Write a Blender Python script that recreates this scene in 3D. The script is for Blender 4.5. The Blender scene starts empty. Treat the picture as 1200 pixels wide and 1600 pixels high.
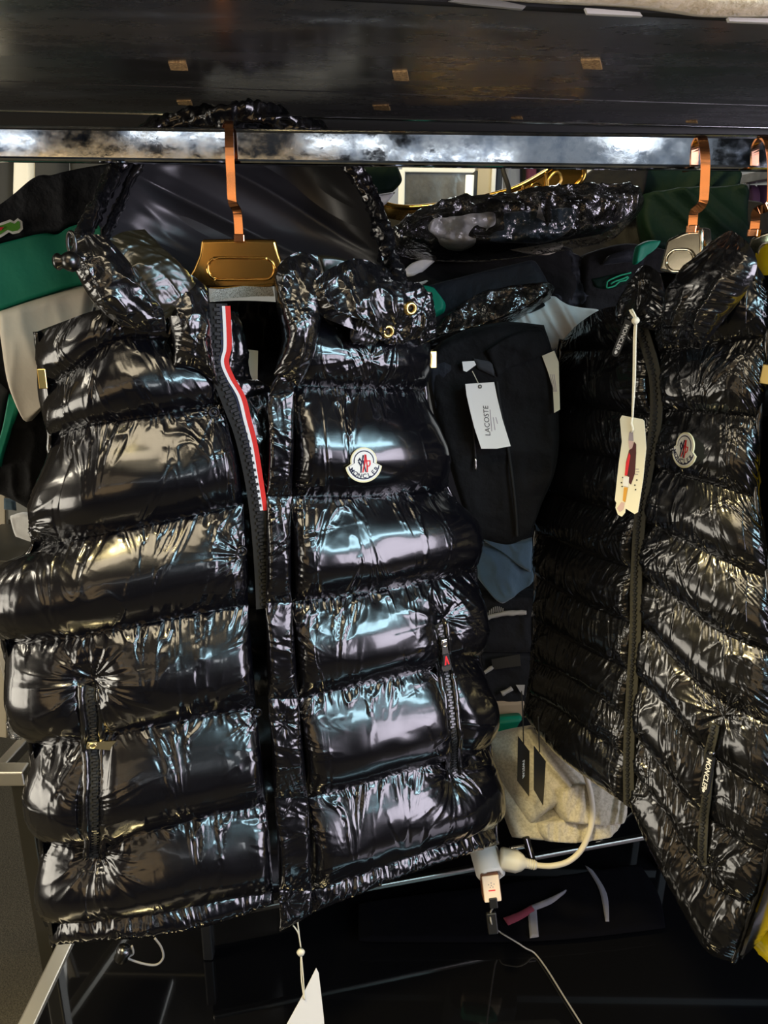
import bpy, bmesh, math, random
import numpy as np
from mathutils import Vector, Matrix
SC = bpy.context.scene
COL = SC.collection
RAD = math.radians
# ------------------------------------------------------------------ camera
F = 1200.0                      # focal length in pixels of the 1200 x 1600 frame
PITCH, ROLL = RAD(18.5), RAD(0.8)
CAM = np.array([0.0, 0.0, 1.5])
_f = np.array([0, math.cos(PITCH), -math.sin(PITCH)])
_u0 = np.array([0, math.sin(PITCH), math.cos(PITCH)])
_r0 = np.array([1.0, 0, 0])
_r = _r0 * math.cos(ROLL) + _u0 * math.sin(ROLL)
_u = _u0 * math.cos(ROLL) - _r0 * math.sin(ROLL)
cd = bpy.data.cameras.new('camera'); cd.sensor_fit = 'VERTICAL'; cd.sensor_height = 36.0
cd.lens = F / 1600.0 * 36.0; cd.clip_start = 0.02
cam = bpy.data.objects.new('camera', cd); COL.objects.link(cam)
cam.matrix_world = Matrix(((_r[0], _u[0], -_f[0], CAM[0]), (_r[1], _u[1], -_f[1], CAM[1]),
                           (_r[2], _u[2], -_f[2], CAM[2]), (0, 0, 0, 1)))
SC.camera = cam
# ------------------------------------------------------------------ world, lights, exposure
SC.view_settings.view_transform = 'Standard'; SC.view_settings.look = 'None'
SC.view_settings.exposure = 0.0; SC.view_settings.gamma = 1.0; SC.view_settings.use_curve_mapping = False
W = bpy.data.worlds.new('hall_air'); SC.world = W; W.use_nodes = True
W.node_tree.nodes['Background'].inputs[0].default_value = (0.75, 0.8, 0.9, 1)
W.node_tree.nodes['Background'].inputs[1].default_value = 0.012

def area(name, loc, target, sx, sy, power, col):
    l = bpy.data.lights.new(name, 'AREA'); l.shape = 'RECTANGLE'; l.size = sx; l.size_y = sy
    l.energy = power; l.color = col
    o = bpy.data.objects.new(name, l); COL.objects.link(o); o.location = loc
    d = Vector(target) - Vector(loc); o.rotation_euler = d.to_track_quat('-Z', 'Y').to_euler()
    return o
# shop-front daylight and lamps of the market hall, on the camera's side of the rail
area('shopfront_daylight', (1.78, -0.48, 1.42), (0.0, 0.86, 1.25), 1.35, 0.95, 36, (0.90, 0.84, 1.0))
area('led_strip_cool', (1.30, -0.45, 2.18), (0.0, 0.86, 1.15), 1.5, 0.18, 20, (0.55, 0.86, 1.0))
area('stall_lamp_warm', (-1.75, 0.35, 2.2), (0.0, 0.9, 1.15), 0.45, 0.7, 18, (1.0, 0.90, 0.72))
area('ceiling_panel_warm', (-0.35, -0.55, 2.8), (-0.2, 0.85, 1.2), 1.3, 0.5, 16, (1.0, 0.84, 0.58))
area('spot_lamp_warm', (-0.55, 0.1, 2.75), (-0.2, 0.85, 1.3), 0.3, 0.2, 50, (1.0, 0.80, 0.38))
area('opposite_display_warm', (-0.85, -2.55, 1.52), (-0.2, 0.85, 1.4), 3.0, 0.85, 9.0, (1.0, 0.68, 0.34))
area('opposite_upper_fill', (-0.85, -2.5, 2.5), (-0.2, 0.85, 1.3), 3.0, 0.6, 4.5, (1.0, 0.76, 0.46))  # added unseen panel for more tan reflection on the vest, clear of the rail
area('side_opening_warm', (-2.25, 0.1, 0.95), (-0.3, 0.7, 1.0), 1.4, 0.9, 24, (1.0, 0.92, 0.78))
area('opposite_display_cool', (0.85, -2.55, 2.12), (0.4, 0.85, 1.5), 1.5, 0.4, .6, (0.78, 0.88, 1.0))
area('opposite_display_cool', (-2.0, -2.55, 2.1), (-0.3, 0.85, 1.5), 0.8, 0.4, 0.3, (0.78, 0.88, 1.0))
area('ceiling_panel_rear', (0.3, 2.9, 2.8), (0.2, 2.6, 1.0), 1.6, 0.6, 26, (0.93, 0.97, 1.0))
for i, (x, z, w) in enumerate([(-1.9, 2.0, .4), (-1.0, 2.03, .45), (-0.2, 2.0, .4), (0.3, 1.95, .6), (1.15, 2.1, .16)]):
    area('opposite_tube_lamp', (x, -2.3, z), (x * .3, 0.9, 1.6), w, 0.02 if i < 4 else .2, .2 if i < 4 else 1.0, (0.92, 0.97, 1.0))

# ------------------------------------------------------------------ pixel / plane tools
def rays(px, py):
    px = np.asarray(px, float); py = np.asarray(py, float)
    a = (px - 600) / F; b = (800 - py) / F
    return _f + a[..., None] * _r + b[..., None] * _u
def atY(px, py, Y):
    d = rays(px, py); return CAM + d * (Y / d[..., 1])[..., None]
def atZ(px, py, z):
    d = rays(px, py); return CAM + d * ((z - CAM[2]) / d[..., 2])[..., None]
def project(P):
    q = P - CAM; w = q @ _f
    return 600 + F * (q @ _r) / w, 800 - F * (q @ _u) / w
class Plane:
    """an upright plane in the place: through the point seen at a pixel, at depth Y, turned by yaw and leaned by tilt"""
    def __init__(s, px, py, Y, yaw=0, tilt=0):
        s.p0 = atY(px, py, Y); a = RAD(yaw); t = RAD(tilt)
        s.ux = np.array([math.cos(a), math.sin(a), 0])
        n = np.array([math.sin(a), -math.cos(a), 0])
        s.n = n * math.cos(t) + np.array([0, 0, 1]) * math.sin(t)
        s.uz = np.cross(s.n, s.ux); s.uz = s.uz if s.uz[2] > 0 else -s.uz
    def at(s, px, py, off=0.0):
        d = rays(px, py); off = np.asarray(off, float)
        k = ((s.p0 - CAM) @ s.n + off) / (d @ s.n)
        return CAM + d * k[..., None]
# ------------------------------------------------------------------ noise
def _h(ix, iy, seed):
    n = (ix.astype(np.int64) * 374761393 + iy.astype(np.int64) * 668265263 + seed * 974634777) & 0x7fffffff
    n = ((n ^ (n >> 13)) * 1274126177) & 0x7fffffff
    return ((n ^ (n >> 16)) & 0xffff) / 65535.0
def noise2(x, y, seed=0):
    x, y = np.broadcast_arrays(np.asarray(x, float), np.asarray(y, float))
    ix = np.floor(x); iy = np.floor(y); fx = x - ix; fy = y - iy
    fx = fx * fx * fx * (fx * (fx * 6 - 15) + 10); fy = fy * fy * fy * (fy * (fy * 6 - 15) + 10)
    a = _h(ix, iy, seed); b = _h(ix + 1, iy, seed); c = _h(ix, iy + 1, seed); d = _h(ix + 1, iy + 1, seed)
    return (a + (b - a) * fx) * (1 - fy) + (c + (d - c) * fx) * fy
def fbm(x, y, seed=0, o=3):
    s = 0; w = 0.5
    for i in range(o): s = s + w * (noise2(x * 2**i, y * 2**i, seed + i * 17) - .5); w *= .5
    return s
def ridge(x, y, seed=0):
    return 1 - np.abs(2 * noise2(x, y, seed) - 1)
# ------------------------------------------------------------------ objects
def thing(name, label, cat, loc=(0, 0, 0), group=None):
    o = bpy.data.objects.new(name, None); COL.objects.link(o); o.location = Vector(loc); o.empty_display_size = .05
    o['label'] = label; o['category'] = cat
    if group: o['group'] = group
    return o
def tag(o, label, cat, group=None):
    o['label'] = label; o['category'] = cat
    if group: o['group'] = group
    return o
def put(name, me, m, parent=None):
    o = bpy.data.objects.new(name, me); COL.objects.link(o)
    if m is not None and not me.materials: me.materials.append(M[m] if isinstance(m, str) else m)
    if parent is not None:
        o.parent = parent
        t = Vector(parent.location) if parent.parent is None and parent.type == 'EMPTY' else Vector((0, 0, 0))
        o.matrix_parent_inverse = Matrix.Translation(-t)
    return o
def meshdata(name, V, Fc, smooth=True):
    me = bpy.data.meshes.new(name)
    V = np.asarray(V, np.float32).reshape(-1, 3); Fc = np.asarray(Fc, np.int32)
    n = Fc.shape[1]
    me.vertices.add(len(V)); me.vertices.foreach_set('co', V.ravel())
    me.loops.add(Fc.size); me.loops.foreach_set('vertex_index', Fc.ravel())
    me.polygons.add(len(Fc)); me.polygons.foreach_set('loop_start', np.arange(0, Fc.size, n, dtype=np.int32))
    try: me.polygons.foreach_set('loop_total', np.full(len(Fc), n, np.int32))
    except Exception: pass
    me.update(calc_edges=True)
    me.polygons.foreach_set('use_smooth', np.full(len(Fc), smooth, bool))
    return me
def gridfaces(nr, nc, flip=False, base=0):
    i = np.arange(nr - 1)[:, None] * nc + np.arange(nc - 1)[None, :]
    q = np.stack([i, i + nc, i + nc + 1, i + 1], -1).reshape(-1, 4)
    if flip: q = q[:, ::-1]
    return q + base
def gridmesh(name, P, m, parent=None, flip=False):
    nr, nc = P.shape[:2]
    return put(name, meshdata(name, P, gridfaces(nr, nc, flip)), m, parent)
def poly_obj(name, V, faces, m, parent=None, smooth=False):
    me = bpy.data.meshes.new(name); me.from_pydata([tuple(map(float, v)) for v in V], [], faces); me.update()
    if smooth: me.polygons.foreach_set('use_smooth', [True] * len(me.polygons))
    return put(name, me, m, parent)
def boxverts(c, ax, ay, az):
    c = np.asarray(c, float); return [c + sx * ax + sy * ay + sz * az for sz in (-1, 1) for sy in (-1, 1) for sx in (-1, 1)]
BOXF = [(0, 2, 3, 1), (4, 5, 7, 6), (0, 1, 5, 4), (2, 6, 7, 3), (0, 4, 6, 2), (1, 3, 7, 5)]
def frame_of(d, up=(0, 0, 1)):
    d = np.asarray(d, float); d = d / np.linalg.norm(d); up = np.asarray(up, float)
    s = np.cross(d, up)
    if np.linalg.norm(s) < 1e-4: s = np.cross(d, [1, 0, 0])
    s /= np.linalg.norm(s); return d, s, np.cross(s, d)
def rbox(name, c, ax, ay, az, m, parent=None, bevel=.002, seg=2):
    """a box with rounded edges; ax, ay, az are half-extent vectors"""
    bm = bmesh.new(); vs = [bm.verts.new(v) for v in boxverts(c, np.asarray(ax, float), np.asarray(ay, float), np.asarray(az, float))]
    for f in BOXF: bm.faces.new([vs[i] for i in f])
    bmesh.ops.recalc_face_normals(bm, faces=bm.faces)
    if bevel: bmesh.ops.bevel(bm, geom=bm.edges[:], offset=bevel, segments=seg, affect='EDGES', profile=.5)
    me = bpy.data.meshes.new(name); bm.to_mesh(me); bm.free()
    return put(name, me, m, parent)
def bar(name, a, b, w, h, m, parent=None, up=(0, 0, 1), bevel=.003, seg=3):
    a = np.asarray(a, float); b = np.asarray(b, float); d, s, u = frame_of(b - a, up)
    return rbox(name, (a + b) / 2, d * np.linalg.norm(b - a) / 2, s * w / 2, u * h / 2, m, parent, bevel, seg)
def smooth_path(P, n):
    P = np.asarray(P, float); K = len(P)
    if K == 2: return P[0] + (P[1] - P[0]) * np.linspace(0, 1, n)[:, None]
    L = np.r_[0, np.cumsum(np.linalg.norm(np.diff(P, axis=0), axis=1))]; L /= L[-1]
    t = np.linspace(0, 1, n); i = np.clip(np.searchsorted(L, t, 'right') - 1, 0, K - 2)
    f = ((t - L[i]) / np.maximum(L[i + 1] - L[i], 1e-9))[:, None]
    p1 = P[i]; p2 = P[i + 1]; p0 = P[np.maximum(i - 1, 0)]; p3 = P[np.minimum(i + 2, K - 1)]
    return .5 * (2 * p1 + (p2 - p0) * f + (2 * p0 - 5 * p1 + 4 * p2 - p3) * f * f + (3 * p1 - p0 - 3 * p2 + p3) * f**3)
def tube(name, pts, r, m, parent=None, ns=10, n=None, wr=0, seed=1, flat=1.0, cyc=False, wl=.011):
    """a round tube along a smooth path; wr adds crinkles"""
    pts = np.asarray(pts, float); L = np.sum(np.linalg.norm(np.diff(pts, axis=0), axis=1))
    n = n or int(max(6, min(400, L / .004)))
    P = smooth_path(pts, n); T = np.gradient(P, axis=0); T /= np.linalg.norm(T, axis=1)[:, None] + 1e-12
    up = np.array([0.13, -1, 0.21]); S = np.cross(T, up); S /= np.linalg.norm(S, axis=1)[:, None] + 1e-9; U = np.cross(S, T)
    a = np.linspace(0, 2 * np.pi, ns, endpoint=False); R = np.broadcast_to(np.asarray(r, float), (n,)) if np.ndim(r) == 0 or len(r) == n else np.interp(np.linspace(0, 1, n), np.linspace(0, 1, len(r)), r)
    s = np.linspace(0, L, n)
    RR = R[:, None] * np.ones(ns)
    if wr: RR = RR * (1 + wr * (fbm(s[:, None] / wl + 3 * np.cos(a), 2 * np.sin(a) + s[:, None] / .03, seed, 3) * 2))
    V = P[:, None, :] + RR[..., None] * (np.cos(a)[None, :, None] * S[:, None, :] + np.sin(a)[None, :, None] * U[:, None, :] * flat)
    j = np.arange(ns); q = []
    for i in range(n - 1): q.append(np.stack([i * ns + j, i * ns + (j + 1) % ns, (i + 1) * ns + (j + 1) % ns, (i + 1) * ns + j], -1))
    me = meshdata(name, V, np.concatenate(q))
    bm = bmesh.new(); bm.from_mesh(me); bm.verts.ensure_lookup_table()
    if cyc is False:
        for k, fl in ((0, 1), (n - 1, 0)):
            f = [bm.verts[k * ns + t] for t in range(ns)]
            try: bm.faces.new(f if not fl else f[::-1])
            except ValueError: pass
    bmesh.ops.recalc_face_normals(bm, faces=bm.faces); bm.to_mesh(me); bm.free()
    return put(name, me, m, parent)
def ribbon(name, P, side, w, m, parent=None, thick=.0008, nrm=None):
    """a flat strip of real thickness along points P, side = unit vectors across"""
    P = np.asarray(P, float); side = np.asarray(side, float); T = np.gradient(P, axis=0)
    N = np.cross(T, side); N /= np.linalg.norm(N, axis=1)[:, None] + 1e-12
    if nrm is not None: N *= np.sign(np.sum(N * nrm, axis=1))[:, None]
    a = P - side * w / 2 + N * thick; b = P + side * w / 2 + N * thick; c = P + side * w / 2; d = P - side * w / 2
    V = np.stack([a, b, c, d], 1); n = len(P); j = np.arange(4)
    q = np.concatenate([np.stack([i * 4 + j, i * 4 + (j + 1) % 4, (i + 1) * 4 + (j + 1) % 4, (i + 1) * 4 + j], -1) for i in range(n - 1)])
    q = np.concatenate([q, [[0, 1, 2, 3]], [[(n - 1) * 4 + 3, (n - 1) * 4 + 2, (n - 1) * 4 + 1, (n - 1) * 4]]])
    return put(name, meshdata(name, V, q, False), m, parent)
def plate(name, pts2, o, xd, yd, t, m, parent=None):
    """an outline in local metres made into a plate of thickness t, its back at o"""
    o = np.asarray(o, float); xd = np.asarray(xd, float); yd = np.asarray(yd, float); nd = np.cross(xd, yd); n = len(pts2)
    b = [o + p[0] * xd + p[1] * yd for p in pts2]; V = b + [p + nd * t for p in b]
    return poly_obj(name, V, [tuple(range(n))[::-1], tuple(range(n, 2 * n))] + [(i, (i + 1) % n, (i + 1) % n + n, i + n) for i in range(n)], m, parent)
def sheet_plate(name, pts, nd, t, m, parent=None):
    n = len(pts); V = [np.asarray(p) for p in pts]; V = V + [p + np.asarray(nd) * t for p in V]
    return poly_obj(name, V, [tuple(range(n))[::-1], tuple(range(n, 2 * n))] + [(i, (i + 1) % n, (i + 1) % n + n, i + n) for i in range(n)], m, parent)
def lathe(name, o, ax, prof, m, parent=None, ns=24):
    d, s, u = frame_of(ax); o = np.asarray(o, float)
    a = np.linspace(0, 2 * np.pi, ns, endpoint=False)
    V = np.array([[o + d * h + r * (math.cos(t) * s + math.sin(t) * u) for t in a] for r, h in prof])
    n = len(prof); j = np.arange(ns)
    q = np.concatenate([np.stack([i * ns + j, i * ns + (j + 1) % ns, (i + 1) * ns + (j + 1) % ns, (i + 1) * ns + j], -1) for i in range(n - 1)])
    me = meshdata(name, V, q); bm = bmesh.new(); bm.from_mesh(me)
    bmesh.ops.remove_doubles(bm, verts=bm.verts, dist=1e-6); bmesh.ops.recalc_face_normals(bm, faces=bm.faces); bm.to_mesh(me); bm.free()
    return put(name, me, m, parent)
def lettering(text, o, xd, yd, size, m, parent, name='lettering', align='CENTER', shear=0, t=.00015, weight=0):
    c = bpy.data.curves.new(name, 'FONT'); c.body = text; c.size = size; c.align_x = align; c.align_y = 'CENTER'; c.extrude = t; c.shear = shear; c.offset = weight
    c.resolution_u = 3
    tmp = bpy.data.objects.new('tmp', c); COL.objects.link(tmp)
    dg = bpy.context.evaluated_depsgraph_get(); me = bpy.data.meshes.new_from_object(tmp.evaluated_get(dg))
    bpy.data.objects.remove(tmp); me.name = name
    xd = np.asarray(xd, float); yd = np.asarray(yd, float); zd = np.cross(xd, yd)
    me.transform(Matrix(((xd[0], yd[0], zd[0], o[0]), (xd[1], yd[1], zd[1], o[1]), (xd[2], yd[2], zd[2], o[2]), (0, 0, 0, 1))))
    me.materials.clear()
    return put(name, me, m, parent)
# ------------------------------------------------------------------ materials (all procedural)
M = {}
def mat(key, col, rough=.5, metal=0, coat=0, coat_r=.05, spec=.5, bump=None, var=None, sheen=0, trans=0, alpha=1, emit=0, ior=1.5, aniso=None):
    """bump = (scale, strength, distance); var = (scale, second colour, lo, hi) mottles the colour"""
    m = bpy.data.materials.new(key); m.use_nodes = True; nt = m.node_tree; b = nt.nodes['Principled BSDF']
    b.inputs['Base Color'].default_value = (*col, 1); b.inputs['Roughness'].default_value = rough
    b.inputs['Metallic'].default_value = metal; b.inputs['Specular IOR Level'].default_value = spec
    b.inputs['Coat Weight'].default_value = coat; b.inputs['Coat Roughness'].default_value = coat_r
    b.inputs['Sheen Weight'].default_value = sheen; b.inputs['Transmission Weight'].default_value = trans
    b.inputs['Alpha'].default_value = alpha; b.inputs['IOR'].default_value = ior
    if emit: b.inputs['Emission Color'].default_value = (*col, 1); b.inputs['Emission Strength'].default_value = emit
    tc = nt.nodes.new('ShaderNodeTexCoord')
    vec = tc.outputs['Object']
    if aniso:
        mp = nt.nodes.new('ShaderNodeMapping'); mp.inputs['Scale'].default_value = aniso; nt.links.new(vec, mp.inputs[0]); vec = mp.outputs[0]
    if bump:
        n = nt.nodes.new('ShaderNodeTexNoise'); n.inputs['Scale'].default_value = bump[0]; n.inputs['Detail'].default_value = 4
        nt.links.new(vec, n.inputs['Vector'])
        bp = nt.nodes.new('ShaderNodeBump'); bp.inputs['Strength'].default_value = bump[1]; bp.inputs['Distance'].default_value = bump[2]
        nt.links.new(n.outputs['Fac'], bp.inputs['Height']); nt.links.new(bp.outputs[0], b.inputs['Normal'])
    if var:
        n = nt.nodes.new('ShaderNodeTexNoise'); n.inputs['Scale'].default_value = var[0]; n.inputs['Detail'].default_value = 6; n.inputs['Roughness'].default_value = .65
        nt.links.new(vec, n.inputs['Vector'])
        r = nt.nodes.new('ShaderNodeValToRGB'); r.color_ramp.elements[0].position = var[2]; r.color_ramp.elements[1].position = var[3]
        r.color_ramp.elements[0].color = (*col, 1); r.color_ramp.elements[1].color = (*var[1], 1)
        nt.links.new(n.outputs['Fac'], r.inputs[0]); nt.links.new(r.outputs[0], b.inputs['Base Color'])
    M[key] = m; return m
mat('puffer', (.0025, .0025, .004), .20, coat=.8, coat_r=.09, spec=.55, bump=(1100, .16, .0006))
mat('puffer_fine', (.003, .003, .0035), .22, coat=.6, coat_r=.10, spec=.5, bump=(300, .10, .001))
mat('puffer_crinkle', (.004, .004, .005), .22, coat=1, coat_r=.07, spec=.6, bump=(160, .35, .002))
mat('lining', (.030, .030, .033), .36, spec=.7, bump=(700, .1, .0004))
mat('lining_gold_sheen', (.018, .015, .007), .28, spec=.7, coat=.5, coat_r=.2)  # dark satin, with the warm lamps' gold reflection tinted into its colour
mat('black_cloth', (.0055, .0055, .006), .8, spec=.2, sheen=.02, bump=(38, .6, .010))
mat('navy_cloth', (.008, .010, .015), .7, spec=.3, sheen=.04, bump=(38, .6, .010))
mat('slate_cloth', (.030, .055, .075), .8, spec=.3, sheen=.3, bump=(38, .6, .008))
mat('blue_grey_cloth', (.045, .085, .115), .85, sheen=.3, bump=(38, .5, .008))
mat('green_cloth', (.0, .20, .115), .55, spec=.4, bump=(30, .3, .006))
mat('dark_green_cloth', (.0004, .008, .0045), .75, spec=.15, bump=(30, .6, .010))
mat('cream_cloth', (.74, .67, .55), .7, spec=.3, bump=(26, .25, .006))
mat('white_cloth', (.78, .78, .76), .85, sheen=.2, bump=(34, .4, .008))
mat('beige_fleece', (.85, .72, .50), .95, sheen=.4, bump=(120, .8, .004), var=(30, (.48, .36, .2), .4, .7))
mat('grey_jersey', (.50, .46, .36), .95, sheen=.3, bump=(700, .5, .0006), var=(240, (.36, .33, .26), .42, .62))
mat('maroon_cloth', (.085, .012, .035), .8, bump=(500, .3, .0005))
mat('purple_cloth', (.045, .012, .04), .8, bump=(500, .3, .0005))
mat('charcoal_cloth', (.03, .032, .036), .85, bump=(500, .3, .0005))
mat('grey_cloth', (.28, .28, .27), .85, bump=(500, .3, .0005))
mat('yellow_puffer', (.95, .72, .0), .35, coat=.3, coat_r=.2)
mat('red_tape', (.62, .018, .012), .75, bump=(1400, .4, .0003)); mat('white_tape', (.75, .75, .74), .8, bump=(1400, .4, .0003)); mat('navy_tape', (.01, .014, .04), .8)
mat('zip_tape', (.006, .006, .005), .8, bump=(1600, .5, .0004)); mat('zip_teeth', (.018, .018, .018), .28, spec=.6)
mat('zip_olive', (.030, .028, .018), .7, bump=(1600, .5, .0004))
mat('snap_metal', (.035, .035, .038), .3, metal=.9)
mat('brass', (.80, .58, .20), .28, metal=1); mat('nickel', (.78, .76, .72), .22, metal=1); mat('gunmetal', (.10, .10, .10), .28, metal=1)
mat('puller_gold', (.85, .72, .40), .35, metal=1)
mat('chrome', (.60, .63, .67), .1, metal=1, bump=(90, .012, .002), var=(38, (.34, .39, .47), .42, .66))
mat('chrome_clean', (.78, .79, .80), .12, metal=1)
mat('hanger_gold', (.87, .50, .14), .17, metal=1, bump=(60, .03, .002)); mat('hanger_champagne', (.62, .56, .43), .13, metal=1, bump=(60, .03, .002))
mat('copper', (.93, .42, .21), .16, metal=1); mat('dark_gold', (.50, .31, .08), .16, metal=1)
mat('glitter', (.62, .62, .56), .35, metal=.7, bump=(1500, 1, .001), var=(900, (.25, .25, .2), .45, .6))
mat('steel_dark', (.34, .34, .35), .27, metal=.95, var=(5, (.42, .41, .40), .35, .75), aniso=(.35, 6, 1))
mat('steel_groove', (.004, .004, .004), .6)
mat('particle_board', (.62, .40, .17), .9, bump=(300, .8, .002), var=(330, (.26, .14, .05), .42, .6))
mat('black_glass', (.003, .003, .0035), .06, spec=.5, coat=1, coat_r=.02)
mat('black_board', (.006, .006, .006), .5); mat('frame_steel', (.22, .21, .19), .3, metal=1, bump=(50, .1, .001))
mat('frame_dark', (.09, .085, .07), .35, metal=.8)
mat('card_cream', (.80, .76, .58), .6); mat('card_white', (.86, .85, .80), .6); mat('card_black', (.006, .006, .006), .5); mat('card_edge', (.42, .33, .16), .7)
mat('ink_black', (.01, .01, .012), .6); mat('ink_navy', (.012, .015, .05), .7); mat('ink_red', (.70, .02, .03), .7); mat('ink_white', (.82, .82, .80), .6)
mat('ink_grey', (.35, .30, .32), .7); mat('ink_skin', (.62, .44, .40), .7); mat('ink_orange', (.68, .33, .04), .7); mat('ink_maroon', (.07, .012, .014), .7)
mat('badge_cream', (.80, .76, .47), .8, bump=(1500, .4, .0003)); mat('badge_white', (.80, .81, .77), .8, bump=(1500, .4, .0003))
mat('croc_green', (.10, .34, .03), .8, bump=(1500, .5, .0004)); mat('croc_line', (.01, .30, .15), .8)
mat('string_cream', (.80, .74, .55), .8, bump=(900, .6, .0005)); mat('cord_black', (.008, .008, .008), .6); mat('cord_grey', (.22, .21, .19), .5)
mat('rope_grey', (.30, .28, .24), .85, bump=(500, .6, .001))
mat('plastic_white', (.74, .73, .70), .4); mat('plastic_ivory', (.66, .62, .50), .42); mat('plastic_peach', (.83, .68, .53), .4); mat('plastic_brown', (.22, .085, .04), .38)
mat('cable_ivory', (.60, .56, .46), .45); mat('plastic_black', (.01, .01, .01), .35)
mat('wall_paint', (.42, .44, .47), .8, bump=(40, .1, .002)); mat('wall_dark', (.035, .035, .038), .8); mat('wall_opposite', (.15, .17, .21), .6, var=(2.2, (.03, .035, .045), .45, .6))
mat('wall_warm', (.14, .115, .08), .7, var=(1.6, (.03, .022, .014), .45, .6))
mat('ceiling_paint', (.14, .125, .10), .8, var=(1.5, (.05, .045, .035), .45, .6)); mat('carpet', (.085, .075, .052), .98, bump=(260, 1, .006), var=(200, (.045, .038, .026), .4, .65))
mat('post_beige', (.42, .37, .27), .6); mat('post_white', (.72, .74, .76), .5); mat('mirror_grey', (.20, .20, .20), .22, metal=.6, bump=(18, .25, .01), var=(9, (.07, .07, .07), .4, .7))
mat('wood_beige', (.27, .20, .12), .7, bump=(60, .3, .001)); mat('reflection_dark', (.0012, .0012, .002), .95, spec=.05); mat('reflection_pale', (.10, .10, .12), .9); mat('reflection_red', (.10, .008, .02), .9)  # the last three colour the dim reflections in the black glass
def film(key, fac, rough=.06, wr=55, tint=(1, 1, 1)):
    """clear plastic film: mostly see-through, with a wrinkled gloss"""
    m = bpy.data.materials.new(key); m.use_nodes = True; nt = m.node_tree; nt.nodes.clear()
    o = nt.nodes.new('ShaderNodeOutputMaterial'); mx = nt.nodes.new('ShaderNodeMixShader'); t = nt.nodes.new('ShaderNodeBsdfTransparent'); g = nt.nodes.new('ShaderNodeBsdfGlossy')
    t.inputs[0].default_value = (*tint, 1); g.inputs['Roughness'].default_value = rough
    lw = nt.nodes.new('ShaderNodeFresnel'); lw.inputs[0].default_value = 1.5
    ad = nt.nodes.new('ShaderNodeMath'); ad.operation = 'ADD'; ad.inputs[1].default_value = fac
    n = nt.nodes.new('ShaderNodeTexNoise'); n.inputs['Scale'].default_value = wr; n.inputs['Detail'].default_value = 3
    tc = nt.nodes.new('ShaderNodeTexCoord'); nt.links.new(tc.outputs['Object'], n.inputs['Vector'])
    bp = nt.nodes.new('ShaderNodeBump'); bp.inputs['Strength'].default_value = .8; bp.inputs['Distance'].default_value = .006
    nt.links.new(n.outputs['Fac'], bp.inputs['Height']); nt.links.new(bp.outputs[0], g.inputs['Normal']); nt.links.new(bp.outputs[0], lw.inputs['Normal'])
    nt.links.new(lw.outputs[0], ad.inputs[0]); nt.links.new(ad.outputs[0], mx.inputs[0]); nt.links.new(t.outputs[0], mx.inputs[1]); nt.links.new(g.outputs[0], mx.inputs[2]); nt.links.new(mx.outputs[0], o.inputs[0])
    M[key] = m
def smudge(key, lo, hi, scale, streak):
    """uneven gloss: handling smudges and fine scratches in the roughness"""
    nt = M[key].node_tree; b = nt.nodes['Principled BSDF']; tc = nt.nodes.new('ShaderNodeTexCoord')
    n = nt.nodes.new('ShaderNodeTexNoise'); n.inputs['Scale'].default_value = scale; n.inputs['Detail'].default_value = 8; n.inputs['Roughness'].default_value = .7
    mp = nt.nodes.new('ShaderNodeMapping'); mp.inputs['Scale'].default_value = streak; nt.links.new(tc.outputs['Object'], mp.inputs[0]); nt.links.new(mp.outputs[0], n.inputs['Vector'])
    r = nt.nodes.new('ShaderNodeMapRange'); r.inputs[1].default_value = .38; r.inputs[2].default_value = .66; r.inputs[3].default_value = lo; r.inputs[4].default_value = hi
    nt.links.new(n.outputs['Fac'], r.inputs[0]); nt.links.new(r.outputs[0], b.inputs['Roughness'])
smudge('chrome', .02, .15, 40, (1, 1, 1.6)); smudge('steel_dark', .18, .38, 5, (1, 3, 1))
film('poly_film', .09, .09, 90)
mat('edge_steel', (.85, .81, .72), .42, metal=1, bump=(60, .1, .001))
# ------------------------------------------------------------------ cloth tools
def resample(poly, n):
    p = np.asarray(poly, float)
    if len(p) == 2: return p[0] + (p[1] - p[0]) * np.linspace(0, 1, n)[:, None]
    return smooth_path(p, n) if len(p) > 2 else p
def expand(plane, rows, dx, ncmin=8, off=None, cmax=600):
    """control rows of pixels -> a fine grid of points on the plane (off = depth shape)"""
    R0 = [np.asarray(r, float) for r in rows]
    w = max(np.sum(np.linalg.norm(np.diff(plane.at(r[:, 0], r[:, 1]), axis=0), axis=1)) for r in R0)
    nc = int(min(cmax, max(ncmin, w / dx)))
    R = np.array([resample(r, nc) for r in R0]); K = len(R)
    V = []; G = []
    for k in range(K - 1):
        a = plane.at(R[k][..., 0], R[k][..., 1]); b = plane.at(R[k + 1][..., 0], R[k + 1][..., 1])
        n = int(max(3, np.mean(np.linalg.norm(a - b, axis=1)) / dx))
        f = np.arange(n)[:, None, None] / n
        p1, p2 = R[k], R[k + 1]; p0 = R[max(k - 1, 0)]; p3 = R[min(k + 2, K - 1)]
        G.append(.5 * (2 * p1 + (p2 - p0) * f + (2 * p0 - 5 * p1 + 4 * p2 - p3) * f * f + (3 * p1 - p0 - 3 * p2 + p3) * f**3)); V.append(k + np.arange(n) / n)
    G.append(R[-1:]); V.append(np.array([K - 1.0])); G = np.concatenate(G); V = np.concatenate(V)
    u = np.linspace(0, 1, nc)
    o = off(u[None, :], V[:, None] / (K - 1)) if off else 0.0
    return plane.at(G[..., 0], G[..., 1], o), G, V, u
def normals(P, n0):
    du = np.gradient(P, axis=1); dv = np.gradient(P, axis=0); N = np.cross(du, dv)
    N /= np.linalg.norm(N, axis=2)[..., None] + 1e-12
    s = np.sign(np.sum(N * n0, axis=2)); s[s == 0] = 1
    return N * s[..., None]
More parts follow.
